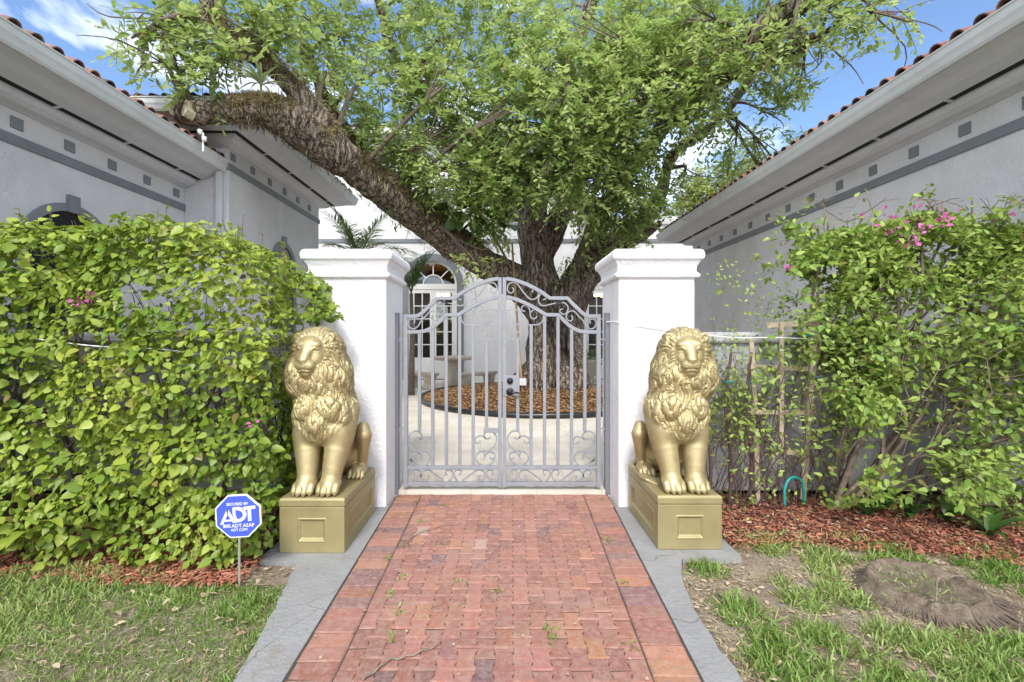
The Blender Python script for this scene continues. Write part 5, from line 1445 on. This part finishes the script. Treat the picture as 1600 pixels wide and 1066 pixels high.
# ---- crown
CL = [  # px, py, dist, rx, ry (pixels), depth radius (m), density
 (620,70,9.0,85,75,1.0,1), (705,60,8.8,80,80,1.0,1), (545,150,8.4,65,60,.8,.8), (640,195,8.6,75,60,.8,1), (740,150,8.5,85,80,1,1.1), (735,255,8.6,80,60,.9,1.1),
 (830,75,8.4,90,85,1,1.1), (845,195,8.2,90,85,1,1.2), (845,262,8.6,75,45,.8,1), (935,120,8.5,90,85,1,1.1), (940,235,8.7,80,70,.9,1.1), (1015,60,8.6,85,70,1,1),
 (1030,160,8.8,80,65,.9,1), (1105,60,8.8,75,65,.9,.9), (1120,150,9.0,70,55,.9,.9), (1180,120,8.9,60,50,.8,.8), (1150,225,9.6,55,40,.7,.7), (1215,185,9.2,50,50,.7,.6), (1210,250,9.6,28,22,.5,.45),
 (540,60,8.6,65,55,.8,.75), (480,35,8.2,45,40,.6,.6), (600,255,8.9,55,35,.6,.8), (665,300,9.0,50,30,.5,.6), (950,320,9.2,50,38,.7,.7),
 (975,300,9.4,60,50,.7,.9), (1005,230,9.5,50,50,.7,.8), (745,335,9.6,50,35,.5,.6), (733,405,8.6,26,18,.3,.5), (905,395,9.6,45,20,.4,.45), (560,205,8.8,45,30,.6,.6), (660,130,8.8,60,60,.8,.9),
 (790,270,8.4,60,60,.7,1), (900,270,8.4,60,60,.7,1), (1060,100,9,80,60,.9,.9), (980,180,8.6,70,60,.8,1), (700,200,8.4,70,60,.8,1),
 (255,35,6.4,60,32,.5,.6), (205,60,6.3,30,18,.3,.35), (335,25,6.5,65,35,.5,.8), (395,65,6.5,45,50,.5,.9), (375,95,6.4,45,26,.4,.45), (290,108,6.5,48,28,.4,.33), (340,95,6.5,50,28,.4,.5), (430,25,6.8,50,35,.5,.8), (245,85,6.3,34,18,.3,.25),
 (1290,22,7.2,75,26,.6,.75), (1370,16,7.0,55,22,.5,.5), (1245,80,7.8,50,40,.6,.6), (1310,85,7.6,50,24,.5,.3), (1250,130,8.4,40,35,.5,.4), (1420,35,7.0,20,14,.3,.22), (1185,40,8.2,60,40,.7,.8), (1200,290,10,22,14,.4,.3),
 (620,-60,8.8,110,70,1.2,.4), (760,-70,8.6,120,80,1.2,.4), (900,-70,8.6,120,80,1.2,.4), (1040,-70,8.6,120,80,1.2,.4), (1160,-60,8.4,100,60,1.2,.4), (1290,-60,7.4,100,50,1,.35), (480,-60,8,90,60,1,.4), (330,-50,6.6,90,50,.8,.4),
 (700,0,11.5,120,80,1.5,0.30), (850,40,12.2,130,110,1.5,0.35), (1000,60,12.0,120,110,1.5,0.30), (760,150,11.8,110,90,1.2,0.30), (920,200,12,100,80,1.2,0.30), (620,60,11,90,80,1.2,0.23), (1090,160,11.4,80,70,1,0.25), (780,300,11.6,40,30,.6,0.12),
 (935,345,12,40,40,.8,.4),
 (905,335,9.6,45,32,.4,1.2), (965,350,9.4,45,35,.4,1.3), (1010,300,9.3,35,35,.4,1.0), (905,385,9.9,40,25,.3,.9), (745,345,9.4,45,32,.4,1.0), (700,320,9.2,40,25,.4,.8), (925,300,9.0,60,35,.4,1.0), (775,300,8.8,45,35,.4,1.0),
 (1000,140,7.7,60,50,.5,0.44), (1075,195,8.2,55,40,.5,0.44), (930,60,7.6,70,50,.5,0.44), (1110,90,7.7,60,45,.5,0.44), (700,130,7.7,70,50,.5,0.39), (590,110,7.8,50,50,.5,0.39), (960,290,8.8,60,40,.5,0.44), (1010,200,8.2,50,50,.5,0.44), (880,140,7.6,70,60,.5,0.39), (790,170,7.6,60,60,.5,0.39), (1170,70,7.4,40,35,.4,0.39), (1075,30,7.8,60,40,.5,0.44), (860,240,7.8,70,50,.5,0.39), (650,230,8.0,60,40,.4,0.39), (930,200,7.8,60,40,.5,0.39), (520,110,7.6,45,40,.4,0.33), (1060,280,9.6,20,25,.3,0.17), (1240,60,7.0,36,26,.3,0.28),
]
def crown(CL, N_per, m, seed, size, name, parent, off, spray=13, twig=True, tint0=0.12):
    r = np.random.default_rng(seed); PP = []; DD = []; SZ = []; TI = []; twg = []
    for (px, py, d_, rx, ry, rd, den) in CL:
        n = max(3, int(rx*ry*den*N_per))
        v = unit(r.normal(size=(n, 3)))*(r.random((n, 1))**.42)
        dd = d_ + v[:, 1]*rd; base = P_np(px + v[:, 0]*rx, py - v[:, 2]*ry, dd)
        cen = np.array(tuple(P(px, py, d_)))
        nz1 = lownoise(base, 2.2, seed+5) + .5*lownoise(base, 6, seed+6)
        pq = 787 + base[:, 0]*F/base[:, 1]; pw = 524 - (base[:, 2]-1.5)*F/base[:, 1]
        kk = (nz1 < (.22 if name == 'crown' and d_ < 20 else 1.2)) & ~((pq > 362) & (pq < 470) & (pw > 84) & (pw < 200) & (base[:, 1] < 7.6)) & ~((pq > 800) & (pq < 872) & (pw > 300) & (pw < 440) & (base[:, 1] < 11.2))
        base = base[kk]; v = v[kk]
        for b, vv in zip(base, v):
            dr = unit(vv*.6 + r.normal(size=3)*.55 + np.array((0, -.1, -.35))); L_ = r.uniform(.20, .42)*size/.1
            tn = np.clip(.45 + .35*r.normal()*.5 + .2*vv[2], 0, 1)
            k = np.arange(spray); tt = (k + r.random(spray)*.5)/spray
            sag = np.outer(tt**2, (0, 0, -.25*L_)); q = b + np.outer(tt*L_, dr) + sag
            sd = unit(np.cross(dr, (0, 0, 1.0)) + 1e-3); si = np.where(k % 2 == 0, 1.0, -1.0)[:, None]
            ld = dr*.75 + sd*si*.75 + r.normal(size=(spray, 3))*.32 + np.array((0, 0, .08))
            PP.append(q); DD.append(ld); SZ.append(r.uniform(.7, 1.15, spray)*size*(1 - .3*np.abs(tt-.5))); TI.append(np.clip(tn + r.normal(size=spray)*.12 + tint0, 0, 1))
            if twig and r.random() < .5: twg.append((b - dr*.12, q[spray//2], q[-1]))
    PP = np.concatenate(PP); DD = np.concatenate(DD); SZ = np.concatenate(SZ); TI = np.concatenate(TI)
    print(name, 'leaves', len(PP))
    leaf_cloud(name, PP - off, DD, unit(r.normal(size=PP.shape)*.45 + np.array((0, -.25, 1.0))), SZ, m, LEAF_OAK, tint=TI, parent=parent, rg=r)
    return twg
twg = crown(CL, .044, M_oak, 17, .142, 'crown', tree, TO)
mb = MB()
for a, b, c in twg: mb.tube([a - TO, b - TO, c - TO], [.006, .004, .002], 3, caps=False)
# secondary branches reaching into the crown
R_ = random.Random(2)
wood = [(p, r_) for nm in CHW for p, r_ in zip(*CHW[nm]) if p.z > 3.0]
for (px, py, d_, rx, ry, rd, den) in CL:
    tgt = P(px, py, d_); p0, r0 = min(wood, key=lambda q: (q[0]-tgt).length + R_.random()*.6)
    if (p0 - tgt).length < 3.4:
        mid = p0.lerp(tgt, .5) + Vector((R_.gauss(0, .15), R_.gauss(0, .15), .18)); ln = catmull([p0, mid, tgt], 4); rr_ = min(.05, r0*.5)
        mb.tube([q_ - Vector(TO) for q_ in ln], [rr_*(1 - .75*i/len(ln)) for i in range(len(ln))], 6, caps=False)
        for _ in range(5):
            e = tgt + Vector((R_.gauss(0, .35), R_.gauss(0, .35), R_.gauss(-.15, .3))); mb.tube([q_ - Vector(TO) for q_ in catmull([ln[-4], tgt.lerp(e, .5) + Vector((0, 0, .06)), e], 3)], [.014 - .0015*i for i in range(7)], 4, caps=False)
mb.build('branches', M_twig, tree, True, fix=False)

# ---- air plant sitting on the limb
ap = empty('air_plant', tuple(P(408, 135, 5.95)), label='spiky pale green air plant perched on the mossy limb', cat='plant')
for k in range(34):
    az = rng.uniform(0, 6.28); blade_plant(ap, [(rng.uniform(.28, .55), az, rng.uniform(.5, 1.75), .016)], M_brom, seg=9)
# a climbing plant with large dark leaves where the limbs part
cp = empty('big_leaf_climber', tuple(P(745, 335, 9.0)), label='climber with large glossy dark leaves where the limbs part', cat='plant')
c = P(745, 335, 9.0)
q = np.array([tuple(P(x, y, 9.0) - c) for x, y in ((700,318),(715,330),(728,316),(742,335),(755,320),(768,330),(735,345),(780,338),(712,345),(760,348),(790,322),(725,300),(800,352))])
leaf_cloud('leaves', q, rng.normal(size=q.shape)*.5 + np.array((0, -.2, -.9)), unit(rng.normal(size=q.shape)*.3 + np.array((0, -1, .4))), rng.uniform(.28, .42, len(q)), M_deep, parent=cp)
mb = MB(); mb.tube([tuple(P(800, 420, 10.0) - c), tuple(P(760, 350, 9.2) - c), tuple(P(720, 310, 9.0) - c)], [.03, .025, .015], 6); mb.build('stem', M_twig, cp)

# ---- tree bed
bc = (.80, 10.7)
def mound(x, y):
    d = math.hypot(x-bc[0], y-bc[1])/2.68; return .05 + .24*max(0, 1-d*d)**.8 + .02*noise.noise(Vector((x*4, y*4, 0)))
mb = MB(); K = 48; RR = 9
vs = [(bc[0], bc[1], mound(*bc))]
for j in range(1, RR+1):
    for k in range(K):
        a = 2*PI*k/K; x = bc[0] + 2.68*j/RR*math.cos(a); y = bc[1] + 2.68*j/RR*math.sin(a); vs.append((x, y, mound(x, y)))
fs = [(0, 1+k, 1+(k+1) % K) for k in range(K)] + [(1+(j-1)*K+k, 1+j*K+k, 1+j*K+(k+1) % K, 1+(j-1)*K+(k+1) % K) for j in range(1, RR) for k in range(K)]
mb.add(vs, fs); M_bed = mat('leafy_bed', (.16, .09, .045), .95); t = NT(M_bed)
t.l(t.mix((.22, .12, .05), (.05, .035, .02), t.noise(25, 6, .8)), t.b.inputs['Base Color'])
mb.build('tree_bed', M_bed, smooth=True, kind='structure', fix=False)
def bedf(r, N):
    a = r.uniform(0, 6.28, N); q_ = 2.66*np.sqrt(r.random(N)); x = bc[0] + q_*np.cos(a); y = bc[1] + q_*np.sin(a)
    return np.stack([x, y, np.array([mound(u, v) for u, v in zip(x, y)]) + r.uniform(0, .04, N)], 1)
chips('bed_leaf_litter', 22000, bedf, M_litter, (.03, .065), 12, LEAF_OAK, w=(1.2, 2.2))
mb = MB(); mb.tube([(bc[0] + 2.70*math.cos(2*PI*k/72), bc[1] + 2.70*math.sin(2*PI*k/72), .085 + .006*math.sin(k*1.3)) for k in range(72)], .055, 8, closed=True)
mb.build('bed_edging', M_black, smooth=True, label='black plastic edging ring around the tree bed', cat='edging')

# ---- tree beyond the right wing
ft = empty('background_tree', tuple(P(1110, 524, 24.0)), label='pale yellow-green tree beyond the right wing, past the curved limb', cat='tree')
FT = np.array(tuple(P(1110, 524, 24.0)))
CF = [(1105,285,24,45,28,1.5,3), (1150,262,24,40,26,1.5,3), (1075,310,24,28,18,1.2,3), (1090,300,24,40,24,1,3), (1060,330,24,30,18,1,3), (1190,250,24.5,40,28,1.5,.9), (1130,310,24,50,26,1.5,1), (1065,262,24.5,14,10,.8,.5), (1165,225,24,24,14,1,.6), (1230,270,25,40,30,1.5,.8), (1270,240,25,30,24,1.2,.6)]
crown(CF, .045, M_far, 5, .22, 'crown', ft, FT, spray=10, twig=False, tint0=.2)
mb = MB(); mb.tube([(0, 0, -1.6), (.1, 0, 2), (0, 0, 5), (.3, 0, 7.5)], [.35, .28, .2, .1], 8)
for a in (-1, 1): mb.tube([(0, 0, 5), (a*1.0, 0, 6.5), (a*2.0, 0, 7.6)], [.15, .1, .05], 6)
mb.build('trunk', M_twig, ft, True)
# ------------------------------------------------------------------ yard sign
sg = empty('yard_sign', (-1.59, 2.73, -.02), label='small blue octagonal security sign on a stake in front of the hedge', cat='sign')
M_blue = mat('sign_blue', (.055, .095, .58), .5); M_signw = mat('sign_white', (.78, .78, .78), .5)
M_letter = mat('letter_silver', (.66, .65, .62), .5)
M_stake = mat('metal_stake', (.42, .42, .36), .45, .5)
TL = R(-3)
def oct_(r, y0, y1, name, m, parent, **k):
    mb = MB(); pts = [(r*math.cos(R(22.5+45*i)), r*math.sin(R(22.5+45*i))*.94) for i in range(8)]
    mb.prism(pts, lambda a, b: (a, y0, b), lambda a, b: (a, y1, b)); o = mb.build(name, m, parent, **k); return o
zc0 = .437
pn = oct_(.1475, -.004, .004, 'sign_board', M_signw, sg); pn.location = (0, 0, zc0); pn.rotation_euler = (0, TL, 0)
bl = oct_(.1385, -.0065, -.0042, 'blue_face', M_blue, pn)
mb = MB()
def poly(pts, y0=-.0092, y1=-.0068): mb.prism(pts, lambda a, b: (a, y0, b), lambda a, b: (a, y1, b))
# big letters A D T (zoom pixels -> metres)
def q(u, v): return ((u-533)*.00036, (497-v)*.00036)
def P_(*l): poly([q(*p) for p in l])
P_((232,622),(352,378),(378,378),(372,440),(283,622)); P_((352,378),(378,378),(505,600),(450,600),(352,430)); P_((318,545),(425,545),(440,575),(303,575))
K = 12; outer = [q(520 + 160*math.cos(-PI/2 + PI*k/K)*1.0, 468 + 128*math.sin(-PI/2 + PI*k/K)) for k in range(K+1)]
inner = [q(515 + 105*math.cos(PI/2 - PI*k/K), 470 + 76*math.sin(PI/2 - PI*k/K)) for k in range(K+1)]
for k in range(K):
    poly([outer[k], outer[k+1], inner[K-k-1], inner[K-k]])
P_((450,350),(520,342),(520,394),(496,396),(496,470),(520,545),(520,596),(500,580),(450,470))
P_((612,372),(640,345),(832,330),(832,382),(758,388),(758,582),(700,582),(700,392),(625,398))
mb.build('logo_lettering', M_letter, bl)
def text(s, size, x, z, name='lettering', parent=bl, m=M_signw, rot=0):
    cu = bpy.data.curves.new('t', 'FONT'); cu.body = s; cu.size = size; cu.align_x = 'CENTER'; cu.align_y = 'CENTER'; cu.offset = size*.006; cu.extrude = .0005; cu.resolution_u = 2
    ob = bpy.data.objects.new('t', cu); COL.objects.link(ob)
    me = bpy.data.meshes.new_from_object(ob.evaluated_get(bpy.context.evaluated_depsgraph_get())) if False else None
    dg = bpy.context.evaluated_depsgraph_get(); me = bpy.data.meshes.new_from_object(ob.evaluated_get(dg))
    bpy.data.objects.remove(ob); me.materials.clear()
    o = link(name, me, m, parent); o.rotation_euler = (R(90), rot, 0); o.location = (x, -.0078, z); return o
text('SECURED BY', .023, 0, .073)
text('800.ADT.ASAP', .030, .002, -.057)
text('ADT.COM', .022, .004, -.082)
mb = MB(); mb.box(-.006, .005, 0, .006, .010, zc0+.13); mb.build('stake', M_stake, sg)
mb = MB(); mb.box(-.010, .0, zc0+.135, .010, .016, zc0+.16); mb.build('stake_tip', M_black, sg)

# ------------------------------------------------------------------ stump
so = Vector((2.46, 2.66, -.03)); st = empty('tree_stump', tuple(so), label='low sawn palm stump with fibrous roots in the patchy grass', cat='stump')
M_stump = mat('stump_wood', (.17, .14, .12), .95); t = NT(M_stump)
t.l(t.mix((.36, .285, .21), (.11, .08, .055), t.ramp(t.noise(20, 7, .8), [(.38, (0,0,0)), (.66, (1,1,1))])), t.b.inputs['Base Color'])
t.l(t.bump(t.noise(45, 6, .8), 1.0, .03), t.b.inputs['Normal'])
mb = MB(); K = 64; prof = [(1.30, -.02), (1.14, .02), (1.03, .065), (.985, .10), (.955, .112), (.90, .105), (.84, .082), (.6, .062), (.3, .060), (0.01, .058)]
vs = []
for j, (q_, z) in enumerate(prof):
    for k in range(K):
        a = 2*PI*k/K; w = 1 + .05*noise.noise(Vector((math.cos(a)*1.5, math.sin(a)*1.5, 0))) + .025*noise.noise(Vector((math.cos(a)*9, math.sin(a)*9, q_)))
        vs.append((.29*q_*w*math.cos(a), .255*q_*w*math.sin(a), z*.9 + .016*noise.noise(Vector((math.cos(a)*4*q_, math.sin(a)*4*q_, 5)))))
fs = [(j*K+k, j*K+(k+1) % K, (j+1)*K+(k+1) % K, (j+1)*K+k) for j in range(len(prof)-1) for k in range(K)] + [tuple((len(prof)-1)*K + k for k in range(K))]
mb.add(vs, fs); mb.build('sawn_stump', M_stump, st, True)
mb = MB(); rr = random.Random(3)
for k in range(520):
    a = rr.gauss(-.9, 1.3); L_ = rr.uniform(.01, .085)*(1.9 if -1.3 < a < -.1 and rr.random() < .3 else 1)
    x, y = .285*math.cos(a), .25*math.sin(a); dx, dy = math.cos(a + rr.gauss(0, .25)), math.sin(a + rr.gauss(0, .25))
    pts = [(x, y, .062 + rr.uniform(-.03, .012)), (x + dx*L_*.35, y + dy*L_*.35, .038), (x + dx*L_, y + dy*L_, .010)]
    mb.tube(pts, [.005, .0045, .003], 4, caps=False)
mb.build('roots', M_twig, st, True, fix=False)
so2 = so + Vector((0, 0, 0))
tgz = leaf_cloud('stump_grass', np.array([(so.x + rng.normal()*.14 - .05, so.y + rng.normal()*.10 + .03, .035) for _ in range(260)]), rng.normal(size=(260, 3))*.7 + np.array((0, 0, .6)), unit(rng.normal(size=(260, 3))), rng.uniform(.02, .05, 260), M_grass, LEAF_LONG, kind='stuff')
# sticks
def stick(pxs, r, label, z=.012, taper=.5, m=None, group=None):
    pts = []
    for px, py in pxs:
        d_ = (1.5 - z)*F/(py-524); pts.append(P(px, py, d_))
    pts = catmull([(*p,) for p in pts], 4)
    for i, q in enumerate(pts): q.z += .006*math.sin(i*1.7)
    mb = MB(); mb.tube(pts, [r*(1-(1-taper)*i/len(pts)) for i in range(len(pts))], 6)
    return mb.build('stick', m or M_stem, smooth=True, label=label, cat='stick', group=group)
stick([(566, 1062), (590, 1045), (608, 1031), (635, 1026), (660, 1017), (686, 1007)], .006, 'long bent twig lying on the brick path near the camera')
stick([(640, 842), (655, 833), (690, 822), (720, 818)], .004, 'thin twig lying on the upper left of the brick path')
stick([(1462, 948), (1463, 925), (1466, 905), (1490, 901), (1512, 898)], .007, 'pale forked twig lying across the tree stump', z=.10)
stick([(395, 915), (420, 911), (445, 908)], .006, 'short pale twig in the grass beside the sign')
# white cable strung from the gate post past the lion and through the bush
def cable(pts, label):
    mb = MB(); mb.tube(catmull([(*p,) for p in pts], 6), .0045, 6); return mb.build('cable', M_signw, smooth=True, label=label, cat='cable')
cable([P(948, 503, 4.28), P(956, 503, 4.22), P(967, 504, 3.955), P(1000, 510, 3.955), P(1040, 516, 3.955), P(1088, 522, 3.955), P(1150, 528, 3.92), P(1230, 528, 3.9), P(1330, 536, 3.86), P(1420, 547, 3.84), P(1520, 555, 3.82), P(1640, 566, 3.8)], 'white cable strung from the gate post across the right bush')
cable([P(-60, 512, 2.95), P(60, 530, 2.92), P(150, 541, 2.92), P(252, 546, 2.94), P(330, 556, 3.1), P(430, 566, 3.5)], 'white cable running through the left hedge')
# garden hose loop
mb = MB(); mb.tube(catmull([(*P(1226, 790, 3.86),), (*P(1226, 765, 3.86),), (*P(1232, 750, 3.88),), (*P(1243, 746, 3.9),), (*P(1254, 756, 3.92),), (*P(1256, 785, 3.94),)], 6), .011, 8)
mb.build('garden_hose', mat('teal_hose', (.01, .30, .28), .4), smooth=True, label='teal garden hose loop at the foot of the trellis', cat='hose')
# green ties on trellis
for px, py, wh in ((1275, 590, 'halfway up its outer post'), (1265, 525, 'near the top of its outer post'), (1140, 597, 'on the stem nearest the lion'), (1178, 598, 'on its inner slat')):
    c = P(px, py, 3.96); mb = MB(); mb.tube([(.035*math.cos(a), .012*math.sin(a), .01*math.sin(2*a)) for a in np.linspace(0, 2*PI, 12, endpoint=False)], .004, 5, closed=True)
    o = mb.build('plant_tie', bpy.data.materials['teal_hose'], smooth=True, label='small teal tie fastening the vine to the trellis, ' + wh, cat='tie', group='teal ties on the trellis'); o.location = c
# ------------------------------------------------------------------ courtyard furniture
M_cast = stucco('cast_stone', (.56, .49, .38), .10, .5, 25, .9, grime=(.28, .24, .17))
tc_ = P(700, 600, 13.3)
tb = empty('stone_table', (-1.50, 13.5, .035), label='round cast stone table in front of the left arched french doors', cat='table')
mb = MB(); mb.lathe([(.56, .74), (.60, .76), (.60, .82), (.57, .84), (.001, .84)], 36); mb.build('table_top', M_cast, tb, True)
mb = MB(); mb.lathe([(.30, 0), (.30, .08), (.20, .14), (.15, .30), (.17, .50), (.24, .68), (.28, .74)], 24); mb.build('pedestal_leg', M_cast, tb, True)
def bench(cx, cy, a0, a1, label):
    b = empty('stone_bench', (tb.location.x, tb.location.y, .035), label=label, cat='bench', group='curved stone benches around the table')
    K = 12; vs = []
    for k in range(K+1):
        a = a0 + (a1-a0)*k/K
        for q_, z in ((1.02, .36), (1.02, .44), (1.38, .44), (1.38, .36)): vs.append((q_*math.cos(a), q_*math.sin(a), z))
    mb = MB(); mb.add(vs, [(4*k+i, 4*k+(i+1) % 4, 4*k+4+(i+1) % 4, 4*k+4+i) for k in range(K) for i in range(4)] + [(0,1,2,3), (4*K+3, 4*K+2, 4*K+1, 4*K)])
    mb.build('bench_seat', M_cast, b, bevel=.015)
    for f_ in (.18, .82):
        a = a0 + (a1-a0)*f_; mb = MB(); mb.lathe([(.20, 0), (.19, .05), (.15, .10), (.16, .22), (.20, .36)], 16, (1.2*math.cos(a), 1.2*math.sin(a), 0)); mb.build('bench_leg', M_cast, b, True)
bench(0, 0, R(195), R(255), 'curved cast stone bench at the left side of the stone table')
bench(0, 0, R(285), R(345), 'curved cast stone bench on the right front of the stone table')
ur = empty('stone_urn', (2.72, 14.2, .035), label='pale stone urn planter by the right arched doors', cat='planter')
mb = MB(); mb.lathe([(.20, 0), (.22, .05), (.12, .10), (.11, .18), (.24, .30), (.30, .48), (.32, .60), (.37, .64), (.37, .68), (.30, .68)], 24); mb.build('urn_bowl', M_cast, ur, True)
q = rng.normal(size=(160, 3))*np.array((.16, .16, .10)) + np.array((0, 0, .82)); leaf_cloud('foliage', q, rng.normal(size=q.shape), unit(rng.normal(size=q.shape) + np.array((0, 0, 1))), rng.uniform(.06, .12, 160), M_palm, LEAF_OAK, parent=ur)
# palms
def palm(x, y, h, nf, L_, label, seed, az0=None):
    r_ = random.Random(seed); o = empty('palm', (x, y, .03), label=label, cat='palm')
    mb = MB(); mb.tube([(0, 0, 0), (.02, 0, h*.5), (0, 0, h)], [.09, .06, .045], 8); mb.build('trunk', M_stem, o, True)
    for k in range(nf):
        az = (az0[k] if az0 else 2*PI*k/nf + r_.uniform(-.3, .3)); el = r_.uniform(.7, 1.35); pts = []; pos = Vector((0, 0, h)); d = Vector((math.cos(az)*math.cos(el), math.sin(az)*math.cos(el), math.sin(el)))
        for i in range(13): pts.append(pos.copy()); pos = pos + d*L_/12; d = (d + Vector((0, 0, -.115))).normalized()
        mb = MB(); mb.tube(pts, [.012*(1-.8*i/13) for i in range(13)], 5); fr_ = mb.build('frond', M_palm, o, True)
        pp = []; dd = []; ss = []
        for i in range(44):
            tq = .12 + .86*i/44; j = min(int(tq*12), 11); f_ = tq*12 - j; c = pts[j].lerp(pts[j+1], f_); tg = (pts[j+1]-pts[j]).normalized(); sd = tg.cross(Vector((0, 0, 1))).normalized()
            for s in (-1, 1): pp.append(tuple(c)); dd.append(tuple(sd*s*.8 + tg*.65 + Vector((r_.gauss(0, .06), r_.gauss(0, .06), .25 - .5*r_.random())))); ss.append(L_*.27*math.sin(PI*min(1, .15 + tq*.85))**.7)
        pp = np.array(pp); leaf_cloud('leaflets', pp, np.array(dd), np.tile((0, 0, 1.0), (len(pp), 1)), np.array(ss), M_palm, LEAF_LONG*np.array((.5, 1, 1)), parent=fr_)
    return o
palm((560-787)*8.3/F, 8.3, 2.75, 9, 1.25, 'palm with arching fronds rising behind the left pillar', 1)
palm((640-787)*11/F, 11.2, 2.5, 9, 1.3, 'palm with drooping fronds in front of the left arched door', 2)
# electrical post box and bamboo cane against the trunk
mb = MB(); c = P(817, 598, 9.9); mb.box(c.x-.075, c.y-.05, c.z-.06, c.x+.075, c.y+.05, c.z+.09)
mb.build('outlet_box', M_gutter, bevel=.01, label='small grey outlet box on a stake at the foot of the trunk', cat='box')
mb = MB(); mb.tube([(*P(819, 640, 9.92),), (*P(812, 560, 10.0),), (*P(806, 470, 10.1),), (*P(800, 380, 10.2),)], [.03, .028, .026, .022], 7)
mb.build('bamboo_cane', mat('cane', (.42, .27, .15), .7), smooth=True, label='tan cane leaning against the tree trunk behind the gate', cat='cane')
# security lamp at the corner of the low roof
cl = P(316, 212, 6.45); sl = empty('security_light', tuple(cl), label='small white twin security light above the end of the left gutter', cat='light')
for dx, dz in ((-.03, .05), (.03, -.05)):
    mb = MB(); mb.lathe([(.012, -.035), (.028, -.03), (.032, .03), (.02, .035)], 14, (dx, 0, dz)); mb.build('lamp_head', M_signw, sl, True)
mb = MB(); mb.tube([(0, .02, -.22), (0, .02, .05)], .012, 6); mb.build('bracket', M_signw, sl)
